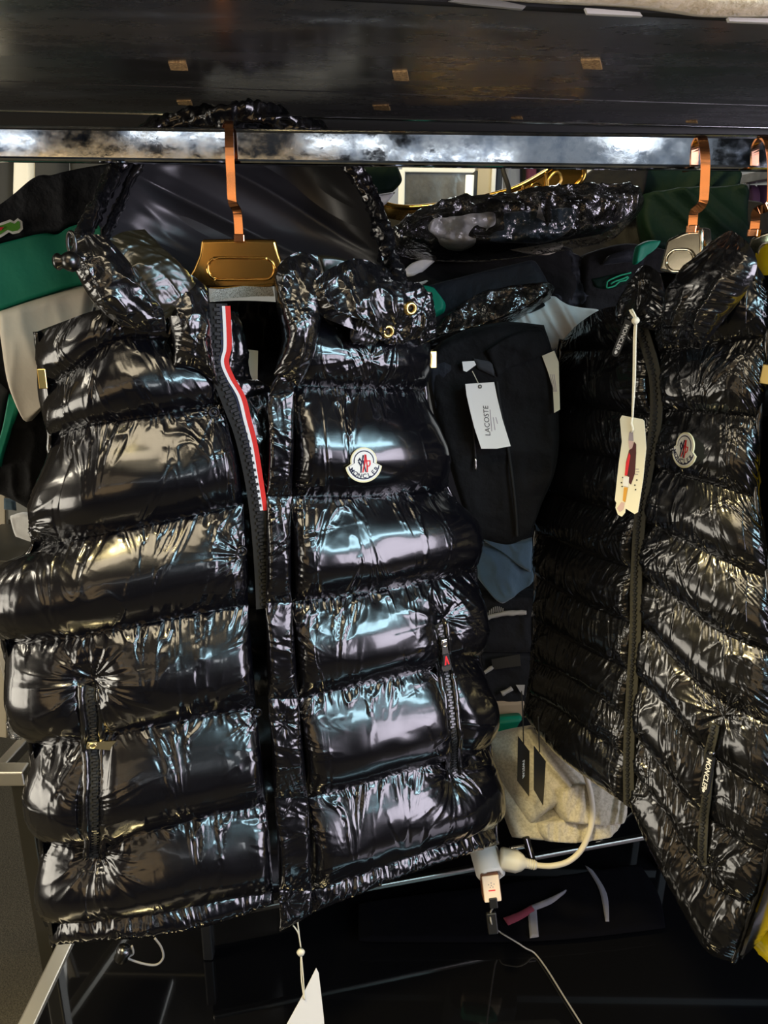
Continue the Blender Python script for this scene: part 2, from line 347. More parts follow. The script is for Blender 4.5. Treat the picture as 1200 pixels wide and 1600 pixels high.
class Surf:
    def __init__(s, P, N): s.P = P.reshape(-1, 3); s.N = N.reshape(-1, 3); s.q = np.stack(project(s.P), -1)
    def at(s, px, py):
        i = np.argmin(np.sum((s.q - (px, py))**2, axis=1)); return s.P[i], s.N[i]
def dist_path(P, Q):
    d = np.full(P.shape[:2], 9.0)
    for a, b in zip(Q[:-1], Q[1:]):
        ab = b - a; t = np.clip(((P - a) @ ab) / (ab @ ab), 0, 1); d = np.minimum(d, np.linalg.norm(P - a - t[..., None] * ab, axis=2))
    return d
def pucker(x, D, rng, amp, Lmin, Lmax, fine=1.0):
    """gathers running away from a seam: x along the seam, D away from it"""
    s = int(rng.integers(1, 1 << 20))
    tilt = (noise2(x / .035, 0.3, s) - .5) * 1.5
    xx = x + tilt * D
    g = ridge(xx / (.009 * fine), D / .03, s + 1)**2 - .35 + .6 * (ridge(xx / (.0042 * fine), D / .02, s + 2)**2 - .35)
    L = Lmin + (Lmax - Lmin) * noise2(xx / (.013 * fine), 0.7, s + 3)**3 * 1.6
    return amp * g * np.exp(-(D / L)**1.3) * (1 - np.exp(-D / .0025))
def quilt(plane, rows, seams, m, parent, seed, dx=.0013, A=.026, off=None, eL=.03, eR=.03, gath=(.0035, .006, .045), side=(.0025, .006, .03), pinch=(), groove=(), lump=.0025, fine=1.0, name='baffle', crumple=0., power=.72, sag=1.35):
    rng = np.random.default_rng(seed)
    P, G, V, u = expand(plane, rows, dx, off=off)
    N = normals(P, plane.n); NR, NC = P.shape[:2]
    C = np.zeros((NR, NC)); C[1:] = np.cumsum(np.linalg.norm(np.diff(P, axis=0), axis=2), axis=0)
    X = np.zeros((NR, NC)); X[:, 1:] = np.cumsum(np.linalg.norm(np.diff(P, axis=1), axis=2), axis=1)
    XR = X[:, -1:] - X
    sr = [int(np.argmin(np.abs(V - s))) for s in seams]
    h = np.zeros((NR, NC))
    for a, b in zip(sr[:-1], sr[1:]):
        sl = slice(a, b + 1); Dt = C[sl] - C[a]; Db = C[b] - C[sl]; H = Dt[-1:] + 1e-9; t = Dt / H
        x = X[a][None, :] + 0 * Dt; xb = X[b][None, :] + 0 * Dt
        Ak = A * np.clip(H / .11, .25, 1.25) * (1 + .2 * (noise2(x / .09, .5, seed + a) - .5))
        hh = Ak * np.sin(np.pi * np.clip(t, 0, 1)**sag)**power
        hh = hh + pucker(x, Dt, rng, gath[0], gath[1], gath[2], fine) + pucker(xb, Db, rng, gath[0] * .9, gath[1], gath[2] * .8, fine)
        fr = np.clip(np.minimum(t, 1 - t) * 4, 0, 1)
        hh = hh + lump * 2 * fbm(x / .05, Dt / .04 + a, seed + 5, 2) * fr
        if crumple: hh = hh + crumple * (ridge(x / .016 + fbm(x / .03, Dt / .03, seed, 2), Dt / .04 + x / .09, seed + 9)**2 - .4) * fr
        h[sl] = np.where((np.arange(a, b + 1) == a)[:, None] & (a > 0), np.minimum(h[sl], hh), hh)
    e = np.ones_like(h)
    if eL: e *= np.sqrt(np.clip(1 - (1 - np.clip(X / eL, 0, 1))**2, 0, 1))
    if eR: e *= np.sqrt(np.clip(1 - (1 - np.clip(XR / eR, 0, 1))**2, 0, 1))
    h *= e
    if side:
        if eL: h += pucker(C, X, rng, side[0], side[1], side[2], fine) * np.clip(h / .006, 0, 1)
        if eR: h += pucker(C, XR, rng, side[0], side[1], side[2], fine) * np.clip(h / .006, 0, 1)
    for (px, py, amp, rad, dep) in pinch:
        c = plane.at(np.array(px), np.array(py), 0.0); d = P - c; xx = d @ plane.ux; zz = d @ plane.uz; r = np.hypot(xx, zz); th = np.arctan2(zz, xx)
        s = int(rng.integers(1, 9999)); sp = ridge(th * 3.1, r / .05, s)**2 - .35 + .5 * (ridge(th * 6.5, r / .03, s + 1)**2 - .35)
        h += amp * sp * np.exp(-(r / rad)**1.5) * np.clip(r / .006, 0, 1) - dep * np.exp(-(r / (rad * .6))**2) * np.clip(h / .012, 0, 1)
    for (path, wid, dep) in groove:
        q = np.array(path, float); Q = plane.at(q[:, 0], q[:, 1], 0.0 if not off else -.004)
        d = dist_path(P, Q); h *= 1 - dep * np.exp(-(d / wid)**2)
        h += pucker(C, d, rng, .003, .005, .03, fine) * np.clip(h / .004, 0, 1)
    S = P + N * h[..., None]; SN = normals(S, plane.n)
    objs = []
    for a, b in zip(sr[:-1], sr[1:]): objs.append(gridmesh(name, S[a:b + 1], m, parent))
    sf = Surf(S, SN); sf.grid = S; sf.N2 = SN; sf.sr = sr; sf.objs = objs
    return sf
def cloth(name, plane, rows, m, parent=None, seed=1, A=.02, back=None, fold=(.004, .05), dx=.004, lean=0, power=.5, off=None, dirn=None, edge=.12):
    """a soft closed body of cloth: puffed front and back, edges meeting; fold = (height, spacing) of its creases"""
    P, G, V, u = expand(plane, rows, dx, off=off); N = normals(P, plane.n); v = (V / V[-1])[:, None]; uu = u[None, :]
    e = lambda t: np.clip(1 - (1 - np.clip(t / edge, 0, 1))**2, 0, 1)**power
    E = e(uu) * e(1 - uu) * e(v) * e(1 - v)
    X = (P - plane.p0) @ plane.ux; Z = (P - plane.p0) @ plane.uz; f, w = fold
    if dirn is not None: c, s_ = math.cos(RAD(dirn)), math.sin(RAD(dirn)); X, Z = X * c + Z * s_, (-X * s_ + Z * c) * .22
    wv = X / w + 1.2 * fbm(X / w / 2, Z / w / 2, seed + 3, 2)
    r = (ridge(wv, Z / w * .8, seed)**1.6 - .4) + .5 * (ridge(wv * 2.1, Z / w * 1.3, seed + 1)**2 - .4)
    h = E * (A + f * r)
    Fp = P + N * h[..., None]; b = A if back is None else back; Bp = P - N * (E * b)[..., None]
    nr, nc = P.shape[:2]; V_ = np.concatenate([Fp.reshape(-1, 3), Bp.reshape(-1, 3)])
    fc = np.concatenate([gridfaces(nr, nc), gridfaces(nr, nc, True, nr * nc)])
    me = meshdata(name, V_, fc); o = put(name, me, m, parent)
    o_s = Surf(Fp, normals(Fp, plane.n)); SURF[o.name] = o_s
    return o
SURF = {}
def path_on(sf, pts, n, lift=.0):
    """points of a pixel path laid on a surface"""
    q = smooth_path(np.array(pts, float), n); P = []; N = []
    for x, y in q:
        p, nn = sf.at(x, y); P.append(p); N.append(nn)
    P = np.array(P); N = np.array(N)
    k = np.ones(5) / 5
    if n > 8:
        for j in range(3): P[2:-2, j] = np.convolve(P[:, j], k, 'valid'); N[2:-2, j] = np.convolve(N[:, j], k, 'valid')
    N /= np.linalg.norm(N, axis=1)[:, None]; return P + N * lift, N
def zipper(P, N, w, parent, m_tape='zip_tape', tw=.011, pitch=.0032, name='zipper'):
    """tape, and two rows of interlocked teeth joined in one mesh"""
    T = np.gradient(P, axis=0); T /= np.linalg.norm(T, axis=1)[:, None]; S = np.cross(T, N); S /= np.linalg.norm(S, axis=1)[:, None]
    z = ribbon(name, P, S, w, m_tape, parent, .0012, N)
    L = np.r_[0, np.cumsum(np.linalg.norm(np.diff(P, axis=0), axis=1))]; n = int(L[-1] / pitch)
    V = []; Fc = []
    for i in range(n):
        l = (i + .5) * pitch; p = np.array([np.interp(l, L, P[:, j]) for j in range(3)]); k = min(np.searchsorted(L, l), len(P) - 1)
        sgn = 1 if i % 2 else -1
        b = len(V); V += boxverts(p + N[k] * .0022 + S[k] * sgn * tw * .13, S[k] * tw * .33, T[k] * pitch * .36, N[k] * .0012); Fc += [tuple(j + b for j in f) for f in BOXF]
    t = poly_obj('teeth', V, Fc, 'zip_teeth', z); t['kind'] = 'stuff'
    return z
def stitches(sf, rows, parent, seed=1):
    """dashes of thread lying along the seams"""
    V = []; Fc = []
    for r in rows:
        L = sf.grid[r]; Nn = sf.N2[max(r - 3, 0)]; s = 3
        for i in range(2, len(L) - 4, s + 1):
            a = L[i]; b = L[i + s - 1]; d, sd, u = frame_of(b - a, Nn[i]); k = len(V)
            V += boxverts((a + b) / 2 + Nn[i] * .0006, d * np.linalg.norm(b - a) / 2, sd * .0004, u * .0004); Fc += [tuple(j + k for j in f) for f in BOXF]
    o = poly_obj('stitching', V, Fc, 'puffer', parent); o['kind'] = 'stuff'
def arc_text(text, o, xd, yd, R, a0, a1, size, m, parent, inner=True):
    """letters set one by one along an arc below the centre"""
    xd = np.asarray(xd); yd = np.asarray(yd); n = len(text)
    for i, ch in enumerate(text):
        a = RAD(a0 + (a1 - a0) * i / (n - 1)); c = o + xd * R * math.cos(a) + yd * R * math.sin(a)
        t = a + math.pi / 2
        lettering(ch, c, xd * math.cos(t) + yd * math.sin(t), -xd * math.sin(t) + yd * math.cos(t), size, m, parent, 'letter', weight=.00012)
def badge(o, nd, xd, R, parent):
    """round-topped felt patch with a skirt below, navy outline, emblem and curved name"""
    nd = nd / np.linalg.norm(nd); xd = xd - nd * (xd @ nd); xd /= np.linalg.norm(xd); yd = np.cross(nd, xd)
    def outline(k, skirt=1.0):
        p = [(k * R * math.cos(RAD(a)), k * R * math.sin(RAD(a))) for a in range(-14, 195, 6)]
        q = []
        for a in range(197, 344, 6):
            b = abs(a - 270) / 73.; rr = R * (1.62 - .17 * b * b) * skirt; q.append((rr * math.cos(RAD(a)), rr * math.sin(RAD(a))))
        return p + q
    bd = plate('badge', outline(1.0), o, xd, yd, .0016, 'badge_cream', parent)
    bd['label'] = 'cream felt logo patch'
    plate('patch_field', outline(.92, .94), o + nd * .0016, xd, yd, .0003, 'badge_white', bd)
    plate('patch_border', outline(.78, .86), o + nd * .0019, xd, yd, .0002, 'ink_navy', bd)
    plate('patch_centre', outline(.70, .80), o + nd * .0021, xd, yd, .0002, 'badge_white', bd)
    c = o + nd * .0024
    def strokes(name, segs, m):
        V = []; Fc = []
        for (x0, y0, x1, y1, w) in segs:
            a = np.array([x0, y0]) * R; b = np.array([x1, y1]) * R; d = b - a; s = np.array([-d[1], d[0]]); s = s / np.linalg.norm(s) * w * R / 2; k = len(V)
            for q in (a - s, a + s, b + s * .7, b - s * .7): V.append(c + xd * q[0] + yd * q[1])
            for q in (a - s, a + s, b + s * .7, b - s * .7): V.append(c + xd * q[0] + yd * q[1] + nd * .0003)
            Fc += [(k, k + 1, k + 2, k + 3), (k + 7, k + 6, k + 5, k + 4), (k, k + 4, k + 5, k + 1), (k + 1, k + 5, k + 6, k + 2), (k + 2, k + 6, k + 7, k + 3), (k + 3, k + 7, k + 4, k)]
        poly_obj(name, V, Fc, m, bd)
    strokes('emblem', [(-.03, .43, -.12, -.02, .12), (-.08, .05, .12, -.85, .12), (-.44, .02, -.3, .17, .12), (-.3, .17, -.16, -.08, .1), (-.42, -.02, -.22, -.4, .12), (-.22, -.4, -.27, -.87, .12), (-.16, -.08, -.24, -.42, .1), (-.38, .1, -.3, .27, .08)], 'ink_navy')
    strokes('emblem', [(.14, .47, .02, -.35, .15), (.02, -.3, -.13, -.86, .12), (.14, .4, .24, -.4, .12), (.24, -.35, .22, -.86, .13), (.22, -.02, .44, .0, .09), (.44, .02, .48, -.2, .1), (.48, -.2, .4, -.4, .1), (.4, -.4, .24, -.42, .09)], 'ink_red')
    arc_text('MONCLER', o + nd * .0024, xd, yd, R * 1.14, 214, 326, R * .46, 'ink_navy', bd)
    return bd
# ------------------------------------------------------------------ the hall
def struct(name, c, h, m):
    o = rbox(name, c, (h[0], 0, 0), (0, h[1], 0), (0, 0, h[2]), m, None, 0); o['kind'] = 'structure'; return o
struct('floor', (0, .8, -.02), (2.7, 3.5, .02), 'carpet')
struct('ceiling', (0, .8, 2.93), (2.7, 3.5, .02), 'ceiling_paint')
struct('wall_back', (0, 4.28, 1.45), (2.7, .03, 1.5), 'wall_paint')
struct('wall_front', (0, -2.68, 1.45), (2.7, .03, 1.5), 'wall_opposite')
struct('wall_left', (-2.7, .8, 1.45), (.03, 3.5, 1.5), 'wall_warm')
struct('wall_right', (2.7, .8, 1.45), (.03, 3.5, 1.5), 'wall_opposite')
# ------------------------------------------------------------------ steel shelf above the rail
ZS = 1.667
def zline(p, q, xs):
    a = atZ(*map(np.array, p), ZS); b = atZ(*map(np.array, q), ZS)
    return [a + (b - a) * ((x - a[0]) / (b[0] - a[0])) for x in xs]
XS = (-1.05, 1.05)
n0, n1 = zline((515., 0.), (1200., 36.), XS); j0, j1 = zline((0., 127.), (1200., 165.), XS); f0, f1 = zline((0., 172.), (1200., 200.), XS)
UP = np.array([0, 0, 1.])
sh = thing('steel_shelf', 'dark steel shelf seen from below, running above the chrome rail', 'shelf', ((n0 + f1) / 2))
def slab(name, q, t, m, par):
    return sheet_plate(name, q, UP, t, m, par)
g = (f0 - j0) / np.linalg.norm(f0 - j0) * .0022
slab('front_tray', [n0, n1, j1 - g, j0 - g], .028, 'steel_dark', sh)
slab('rear_tray', [j0 + g, j1 + g, f1, f0], .028, 'steel_dark', sh)
slab('groove_backing', [j0 - g + UP * .006, j1 - g + UP * .006, j1 + g + UP * .006, j0 + g + UP * .006], .004, 'steel_groove', sh)
bar('rear_lip', f0 + UP * .004, f1 + UP * .004, .006, .012, 'chrome_clean', sh)
slab('rear_gap_strip', [f0 + np.array([0, .012, -.046]), f1 + np.array([0, .012, -.046]), f1 + np.array([0, .02, -.046]), f0 + np.array([0, .02, -.046])], .046, 'black_board', sh)  # black strip added to darken the gap between shelf and rail
bar('front_lip', n0 + UP * .012, n1 + UP * .012, .008, .024, 'steel_groove', sh)
for (x0, y0, x1, y1) in [(263, 98, 294, 111), (613, 112, 639, 127), (907, 94, 941, 109), (276, 158, 301, 165), (582, 165, 610, 173), (798, 184, 817, 187), (1071, 190, 1090, 193)]:
    s = (x1 - x0) * .12
    q = [atZ(np.array(a), np.array(b), ZS - .0012) for a, b in ((x0, y0 + 1), (x1 - s, y0), (x1, y1), (x0 + s, y1 - 1))]
    slab('chipboard_tab', q, .004, 'particle_board', sh)
# uprights carrying the shelf, outside the frame
for x in (-1.02, 1.02):
    for y in (.68, 1.0): bar('upright', (x, y, 0), (x, y, ZS + .3), .03, .03, 'frame_dark', sh)
# things lying on the shelf, showing over its front edge
PB = Plane(1000, 10, .612, 2, 0)
tag(cloth('folded_blanket', PB, [[(650, -75), (900, -80), (1320, -60)], [(650, -40), (900, -45), (1330, -20)], [(690, -14), (850, 0), (990, 8), (1060, 17), (1130, 25), (1330, 22)]], 'beige_fleece', None, 5, A=.016, fold=(.003, .05)), 'cream fleece blanket edge hanging over the front of the steel shelf', 'blanket')
for (q, lb, mm) in [([(742, -8), (822, 9), (816, 14), (700, 2)], 'grey mesh strip at the shelf edge left of the blanket', 'grey_cloth'), ([(914, 12), (1000, 19), (1004, 25), (918, 21)], 'white plastic card under the middle of the cream blanket', 'plastic_white'), ([(1138, 27), (1215, 29), (1215, 36), (1140, 33)], 'white plastic card under the right end of the cream blanket', 'plastic_white')]:
    p = [atY(np.array(a), np.array(b), .622) for a, b in q]
    tag(sheet_plate('shelf_card', p, np.array([0, .004, 0]), 1.0, mm), lb, 'card')
# ------------------------------------------------------------------ chrome rail
ra = atY(np.array(-150.), np.array(223.2), .859); rb_ = atY(np.array(1500.), np.array(243.6), .859)
rl = thing('clothes_rail', 'scratched flat chrome clothes rail with the hangers on it', 'rail', (ra + rb_) / 2)
bar('rail_tube', ra, rb_, .018, .0335, 'chrome', rl, bevel=.0045, seg=4)
for x in (-.85, .85):
    t = (x - ra[0]) / (rb_[0] - ra[0]); p = ra + (rb_ - ra) * t
    bar('rail_bracket', p + UP * .012, p + UP * (ZS - p[2] - .0005), .012, .03, 'chrome_clean', rl)
# ------------------------------------------------------------------ hooded puffer vest (left)
LV = Plane(400, 900, .80, 20, 5)
neck = LV.at(np.array(375.), np.array(1450.))
vest = thing('hooded_puffer_vest', 'glossy black hooded puffer vest with a red and white zip ribbon', 'vest', neck)
offL = lambda u, v: -.075 * np.clip(1 - u, 0, 1)**4.5
offR = lambda u, v: -.055 * np.clip(u, 0, 1)**4.5
rowsL = [[(58, 518), (100, 502), (150, 485), (210, 480), (270, 478), (326, 480)],
 [(72, 604), (110, 582), (150, 550), (200, 528), (270, 535), (330, 548)],
 [(80, 686), (130, 667), (200, 656), (270, 646), (347, 630)],
 [(77, 762), (130, 750), (200, 738), (290, 722), (368, 706)],
 [(50, 857), (100, 847), (170, 833), (260, 815), (330, 800), (380, 788)],
 [(2, 912), (100, 915), (200, 900), (300, 882), (386, 868)],
 [(8, 1003), (90, 1001), (160, 987), (270, 967), (388, 945)],
 [(30, 1085), (130, 1075), (270, 1048), (394, 1025)],
 [(50, 1163), (130, 1160), (175, 1147), (280, 1128), (400, 1105)],
 [(57, 1237), (140, 1240), (250, 1215), (408, 1180)],
 [(66, 1312), (150, 1325), (215, 1304), (300, 1281), (416, 1256)],
 [(72, 1380), (150, 1385), (280, 1355), (422, 1325)],
 [(78, 1442), (150, 1439), (250, 1426), (340, 1407), (427, 1392)],
 [(84, 1476), (150, 1471), (250, 1461), (340, 1443), (428, 1412)]]
zipL = [(141, 1070), (146, 1130), (149, 1200), (150, 1270), (149, 1338)]
sL = quilt(LV, rowsL, [0, 1, 2, 4, 6, 8, 10, 12, 13], 'puffer', vest, 11, off=offL, eL=.035, eR=.02, A=.027, gath=(.0029, .006, .05),
   pinch=[(150, 1062, .004, .045, .012), (150, 1350, .004, .04, .012), (334, 643, .003, .03, .004), (377, 860, .003, .035, .004), (408, 1110, .0025, .03, .004), (60, 850, .003, .04, .0)],
   groove=[(zipL, .016, .75)])
rowsR = [[(468, 480), (540, 490), (600, 498), (662, 500)],
 [(458, 602), (520, 606), (590, 609), (663, 610)],
 [(458, 690), (560, 690), (674, 688)],
 [(455, 776), (560, 776), (640, 771), (699, 765)],
 [(453, 855), (560, 855), (735, 830)],
 [(455, 942), (550, 930), (650, 912), (741, 892)],
 [(460, 1015), (560, 1005), (745, 965)],
 [(465, 1092), (560, 1071), (670, 1047), (748, 1027)],
 [(472, 1165), (580, 1150), (757, 1095)],
 [(480, 1247), (560, 1226), (650, 1201), (720, 1186), (763, 1163)],
 [(484, 1315), (600, 1295), (770, 1235)],
 [(486, 1392), (560, 1366), (660, 1331), (773, 1292)],
 [(486, 1427), (560, 1397), (650, 1362), (776, 1320)]]
zipR = [(684, 974), (692, 1030), (700, 1090), (706, 1150), (709, 1212)]
sR = quilt(LV, rowsR, [0, 1, 3, 5, 7, 9, 11, 12], 'puffer', vest, 23, off=offR, eL=.022, eR=.04, A=.027, gath=(.0036, .006, .06),
   pinch=[(690, 968, .004, .04, .010), (712, 1218, .004, .04, .010), (565, 560, .002, .05, 0)], groove=[(zipR, .014, .75)])
rowsP = [[(440, 470), (470, 470)], [(440, 555), (462, 560)], [(420, 620), (459, 612)], [(418, 690), (459, 690)], [(417, 776), (456, 776)], [(415, 855), (454, 855)], [(415, 942), (456, 942)],
 [(417, 1015), (461, 1015)], [(419, 1092), (466, 1092)], [(424, 1165), (473, 1165)], [(429, 1247), (481, 1247)], [(433, 1315), (485, 1315)], [(436, 1392), (487, 1392)], [(437, 1456), (488, 1428)]]
sP = quilt(LV, rowsP, [0, 2, 4, 6, 8, 10, 12, 13], 'puffer', vest, 37, off=lambda u, v: .012 + 0 * u * v, eL=.006, eR=.010, A=.010, gath=(.0022, .006, .05), side=(.0028, .006, .022), lump=.003, name='placket',
   pinch=[(440, 1400, .003, .03, .005), (440, 1120, .002, .02, .004)])
stitches(sL, sL.sr[1:-1], vest); stitches(sR, sR.sr[1:-1], vest)
# back of the vest, closing the body behind
rowsB = [[(58, 518), (360, 470), (662, 500)], [(80, 686), (400, 650), (663, 610)], [(50, 857), (400, 810), (699, 765)], [(2, 912), (400, 880), (735, 830)], [(8, 1003), (400, 950), (741, 892)], [(50, 1163), (400, 1090), (748, 1027)], [(66, 1312), (400, 1260), (763, 1163)], [(84, 1476), (430, 1395), (776, 1320)]]
sB = quilt(LV, rowsB, [0, 1, 2, 4, 5, 6, 7], 'puffer', vest, 41, dx=.006, A=-.02, off=lambda u, v: -.056 - .085 * np.sin(np.pi * u)**.8, eL=.03, eR=.03, gath=(.002, .01, .05), side=None, name='back_baffle')
# collar halves
sC1 = quilt(LV, [[(250, 434), (290, 426), (326, 450)], [(256, 470), (295, 478), (330, 498)], [(268, 520), (300, 525), (333, 550)], [(272, 572), (305, 577), (342, 604)]], [0, 3], 'puffer_crinkle', vest, 51, off=lambda u, v: .016 + 0 * u * v, A=.022, eL=.02, eR=.012, gath=(.004, .01, .06), side=(.003, .01, .04), crumple=.004, name='collar')
sC2 = quilt(LV, [[(440, 408), (466, 394), (496, 400)], [(428, 432), (465, 432), (504, 442)], [(432, 480), (470, 480), (502, 490)], [(440, 530), (465, 535), (488, 560)], [(428, 585), (448, 592), (466, 604)]], [0, 4], 'puffer_crinkle', vest, 53, off=lambda u, v: .022 + 0 * u * v, A=.02, eL=.012, eR=.02, gath=(.004, .01, .06), side=(.003, .01, .04), crumple=.004, name='collar')
# facing beside the ribbon, zip and ribbon of the open front
sF = quilt(LV, [[(358, 484), (372, 488)], [(358, 540), (382, 535)], [(356, 585), (394, 592)], [(376, 625), (424, 612)], [(396, 700), (420, 690)], [(408, 775), (420, 770)]], [0, 2, 3, 5], 'puffer_crinkle', vest, 57, dx=.0015, off=lambda u, v: -.004 - .02 * u, A=.010, eL=.006, eR=.010, crumple=.004, name='facing')
def on_plane(pts, n, off):
    q = smooth_path(np.array(pts, float), n); return LV.at(q[:, 0], q[:, 1], np.linspace(off[0], off[1], n))
zp = [(340, 474), (341, 520), (340, 561), (348, 593), (363, 633), (378, 672), (390, 720), (400, 775), (407, 840), (411, 900), (413, 950)]
PZ = on_plane(zp, 90, (.018, .004)); NZ = np.tile(LV.n, (90, 1))
z = zipper(PZ, NZ, .019, vest, tw=.009, pitch=.0040)
rp = np.array([(353, 478), (355, 520), (355, 545), (351, 566), (360, 590), (377, 620), (386, 655), (396, 695), (404, 745), (412, 797)], float)
def tape(dx_, w, m, lift):
    q = rp + np.array([dx_, 0]); P = on_plane(q, 80, (.021 + lift, .009 + lift)); S = np.tile(LV.ux, (80, 1)); return ribbon('tape', P, S, w, m, vest, .0012, np.tile(LV.n, (80, 1)))
o = tape(-3.6, .0036, 'white_tape', 0); o['label'] = 'white stripe of the zip ribbon'
o = tape(2.6, .0052, 'red_tape', 0); o['label'] = 'red stripe of the zip ribbon'
o = tape(-8.0, .0030, 'navy_tape', -.001); o['label'] = 'navy stripe of the zip ribbon'
def snap(p, n, r=.0062, m='snap_metal'):
    return lathe('snap_button', p, n, [(0.0, .0026), (r * .3, .0026), (r * .42, .0012), (r * .6, .0012), (r * .72, .003), (r * .9, .003), (r, .0018), (r, -.002)], m, vest)
for (x, y) in ((334, 643), (377, 860), (409, 1110)):
    p, n = sL.at(x, y); snap(p + LV.n * .0012, LV.n)
for (x, y) in ((440, 1120), (440, 1405)):
    p, n = sP.at(x, y); snap(p, LV.n, .005)
# pocket zips
def pocket(sf, path, parent, w=.013, **k):
    P, N = path_on(sf, path, 46, .0015); N = np.tile(LV.n * .9 + N.mean(0) * .1, (46, 1)); N /= np.linalg.norm(N, axis=1)[:, None]
    return zipper(P, N, w, parent, tw=.008, pitch=.0034, name='pocket_zip', **k), P, N
pz1, P1, N1 = pocket(sL, zipL, vest)
pz2, P2, N2 = pocket(sR, zipR, vest)
def welt(P, N, sgn, seed, par, r=.0042):
    T = np.gradient(P, axis=0); T /= np.linalg.norm(T, axis=1)[:, None]; S = np.cross(T, N)
    return tube('pocket_welt', P + S * sgn * .0095 + N * .001, r, 'puffer_crinkle', par, 9, 60, .5, seed)
for sg in (-1, 1):
    welt(P1, N1, sg, 5 + sg, vest); welt(P2, N2, sg, 9 + sg, vest)
def puller(name, o, d, nd, L, w0, w1, m, parent, t=.0016, hole=True):
    """tapered zip pull: eye ring, slider, plate with a slot"""
    d = d / np.linalg.norm(d); nd = nd - d * (nd @ d); nd /= np.linalg.norm(nd); s = np.cross(d, nd)
    pts = [(0, -w0 / 2), (L * .08, -w0 / 2 - .0004), (L * .9, -w1 / 2), (L, -w1 / 2 + .001), (L, w1 / 2 - .001), (L * .9, w1 / 2), (L * .08, w0 / 2 + .0004), (0, w0 / 2)]
    p = plate(name, pts, o + nd * .002, d, s * 1.0, t, m, parent)
    a = np.linspace(0, 2 * np.pi, 14); tube('pull_ring', [o + nd * .003 + d * (math.cos(k) * .0035 - .001) + s * math.sin(k) * .003 for k in a], .0008, m, p, 6, 24, cyc=True)
    rbox('slider', o - d * .002 + nd * .0005, d * .005, s * .0042, nd * .0022, m, p, .001)
    return p, d, s, nd
pp, d, s, nd = puller('zip_pull', P1[15] + LV.n * .006, LV.ux * .96 - LV.uz * .22, LV.n, .030, .007, .0125, 'puller_gold', pz1)
plate('slot', [(-.0022, -.0034), (.0022, -.0034), (.0022, .0034), (-.0022, .0034)], P1[15] + LV.n * .006 + d * .0245 + nd * .0037, d, s, .0002, 'ink_black', pp)
pp, d, s, nd = puller('zip_pull', P2[6] + LV.n * .008, -LV.uz + LV.ux * .1, LV.n, .036, .006, .0125, 'nickel', pz2)
c = P2[6] + LV.n * .008 + d * .021 + nd * .0037
plate('enamel', [(-.008, -.004), (.008, -.0048), (.008, .0048), (-.008, .004)], c, d, s, .0002, 'ink_black', pp)
plate('emblem', [(-.006, -.0005), (.006, -.0035), (.006, -.0015), (-.001, .0002), (.006, .0012), (.006, .0034), (-.006, .0012)], c + nd * .0002, d, s, .0002, 'ink_red', pp)
# chest badge
p, n = sR.at(566, 720); badge(p + LV.n * .003, LV.n * .9 + np.array([0, -.3, .1]), LV.ux, .0148, vest)
# armhole bindings
def edge_tube(sf, col, a, b, r, seed, name='armhole_binding'):
    L = sf.grid[a:b, col]; L = L[::6]; tube(name, L + LV.n * .002, r, 'puffer_crinkle', vest, 8, min(400, len(L) * 2), .5, seed)
edge_tube(sL, 0, 0, len(sL.grid), .0042, 3); edge_tube(sR, -1, 0, len(sR.grid), .0035, 4, 'armhole_binding')
# size label inside the neck
q = [LV.at(np.array(x), np.array(y), -.06) for x, y in ((376, 545), (403, 548), (402, 606), (376, 600))]
sheet_plate('size_label', q[::-1], LV.n, .0008, 'card_cream', vest)
# hood: lining, outer shell, gathered rim, front flaps
HP = Plane(370, 300, .925, 14, 0)
rowsH = [[(255, 196), (360, 184), (465, 196)], [(215, 222), (365, 215), (512, 222)], [(186, 262), (365, 260), (546, 258)], [(170, 300), (370, 300), (574, 300)], [(152, 345), (380, 345), (590, 350)], [(190, 395), (380, 395), (604, 400)], [(240, 440), (390, 440), (610, 450)]]
o = cloth('hood_lining', HP, rowsH, 'lining', vest, 71, A=-.085, back=.09, fold=(.032, .07), dx=.003, power=.6, edge=.3, dirn=65); o['label'] = 'black satin lining of the open hood'
cloth('hood_shell', HP, rowsH, 'puffer', vest, 73, A=-.098, back=.125, fold=(.006, .04), dx=.005, power=.6, edge=.3)
rim = [(120, 380, .80), (150, 330, .845), (165, 300, .875), (182, 262, .90), (205, 226, .915), (240, 203, .92), (290, 189, .92), (330, 184, .915), (360, 180, .91), (400, 183, .915), (450, 194, .92), (500, 213, .935), (545, 255, .95), (575, 300, .95), (594, 350, .93), (610, 410, .90), (625, 466, .86)]
RP_ = [atY(np.array(float(a)), np.array(float(b)), c) for a, b, c in rim]
tube('hood_rim', RP_, [.009, .008, .0075, .008, .009, .010, .011, .012, .012, .011, .010, .009, .0085, .009, .010, .012, .013], 'puffer_crinkle', vest, 18, 380, .8, 77, wl=.015)
tube('drawcord_casing', [p + np.array([.012, .006, -.012]) * (1 if i < 8 else -1) for i, p in enumerate(RP_)][0:5], .005, 'puffer_crinkle', vest, 9, 120, .6, 78)
kw = dict(gath=(.005, .012, .06), side=(.004, .01, .05), crumple=.006)
quilt(LV, [[(116, 374), (140, 366), (166, 368)], [(110, 402), (160, 402), (206, 414)], [(126, 440), (180, 448), (232, 455)], [(150, 478), (205, 486), (254, 482)], [(186, 508), (225, 518), (260, 517)]], [0, 4], 'puffer_crinkle', vest, 81, off=lambda u, v: .034 + 0 * u * v, A=.022, eL=.02, eR=.02, name='hood_flap', **kw)
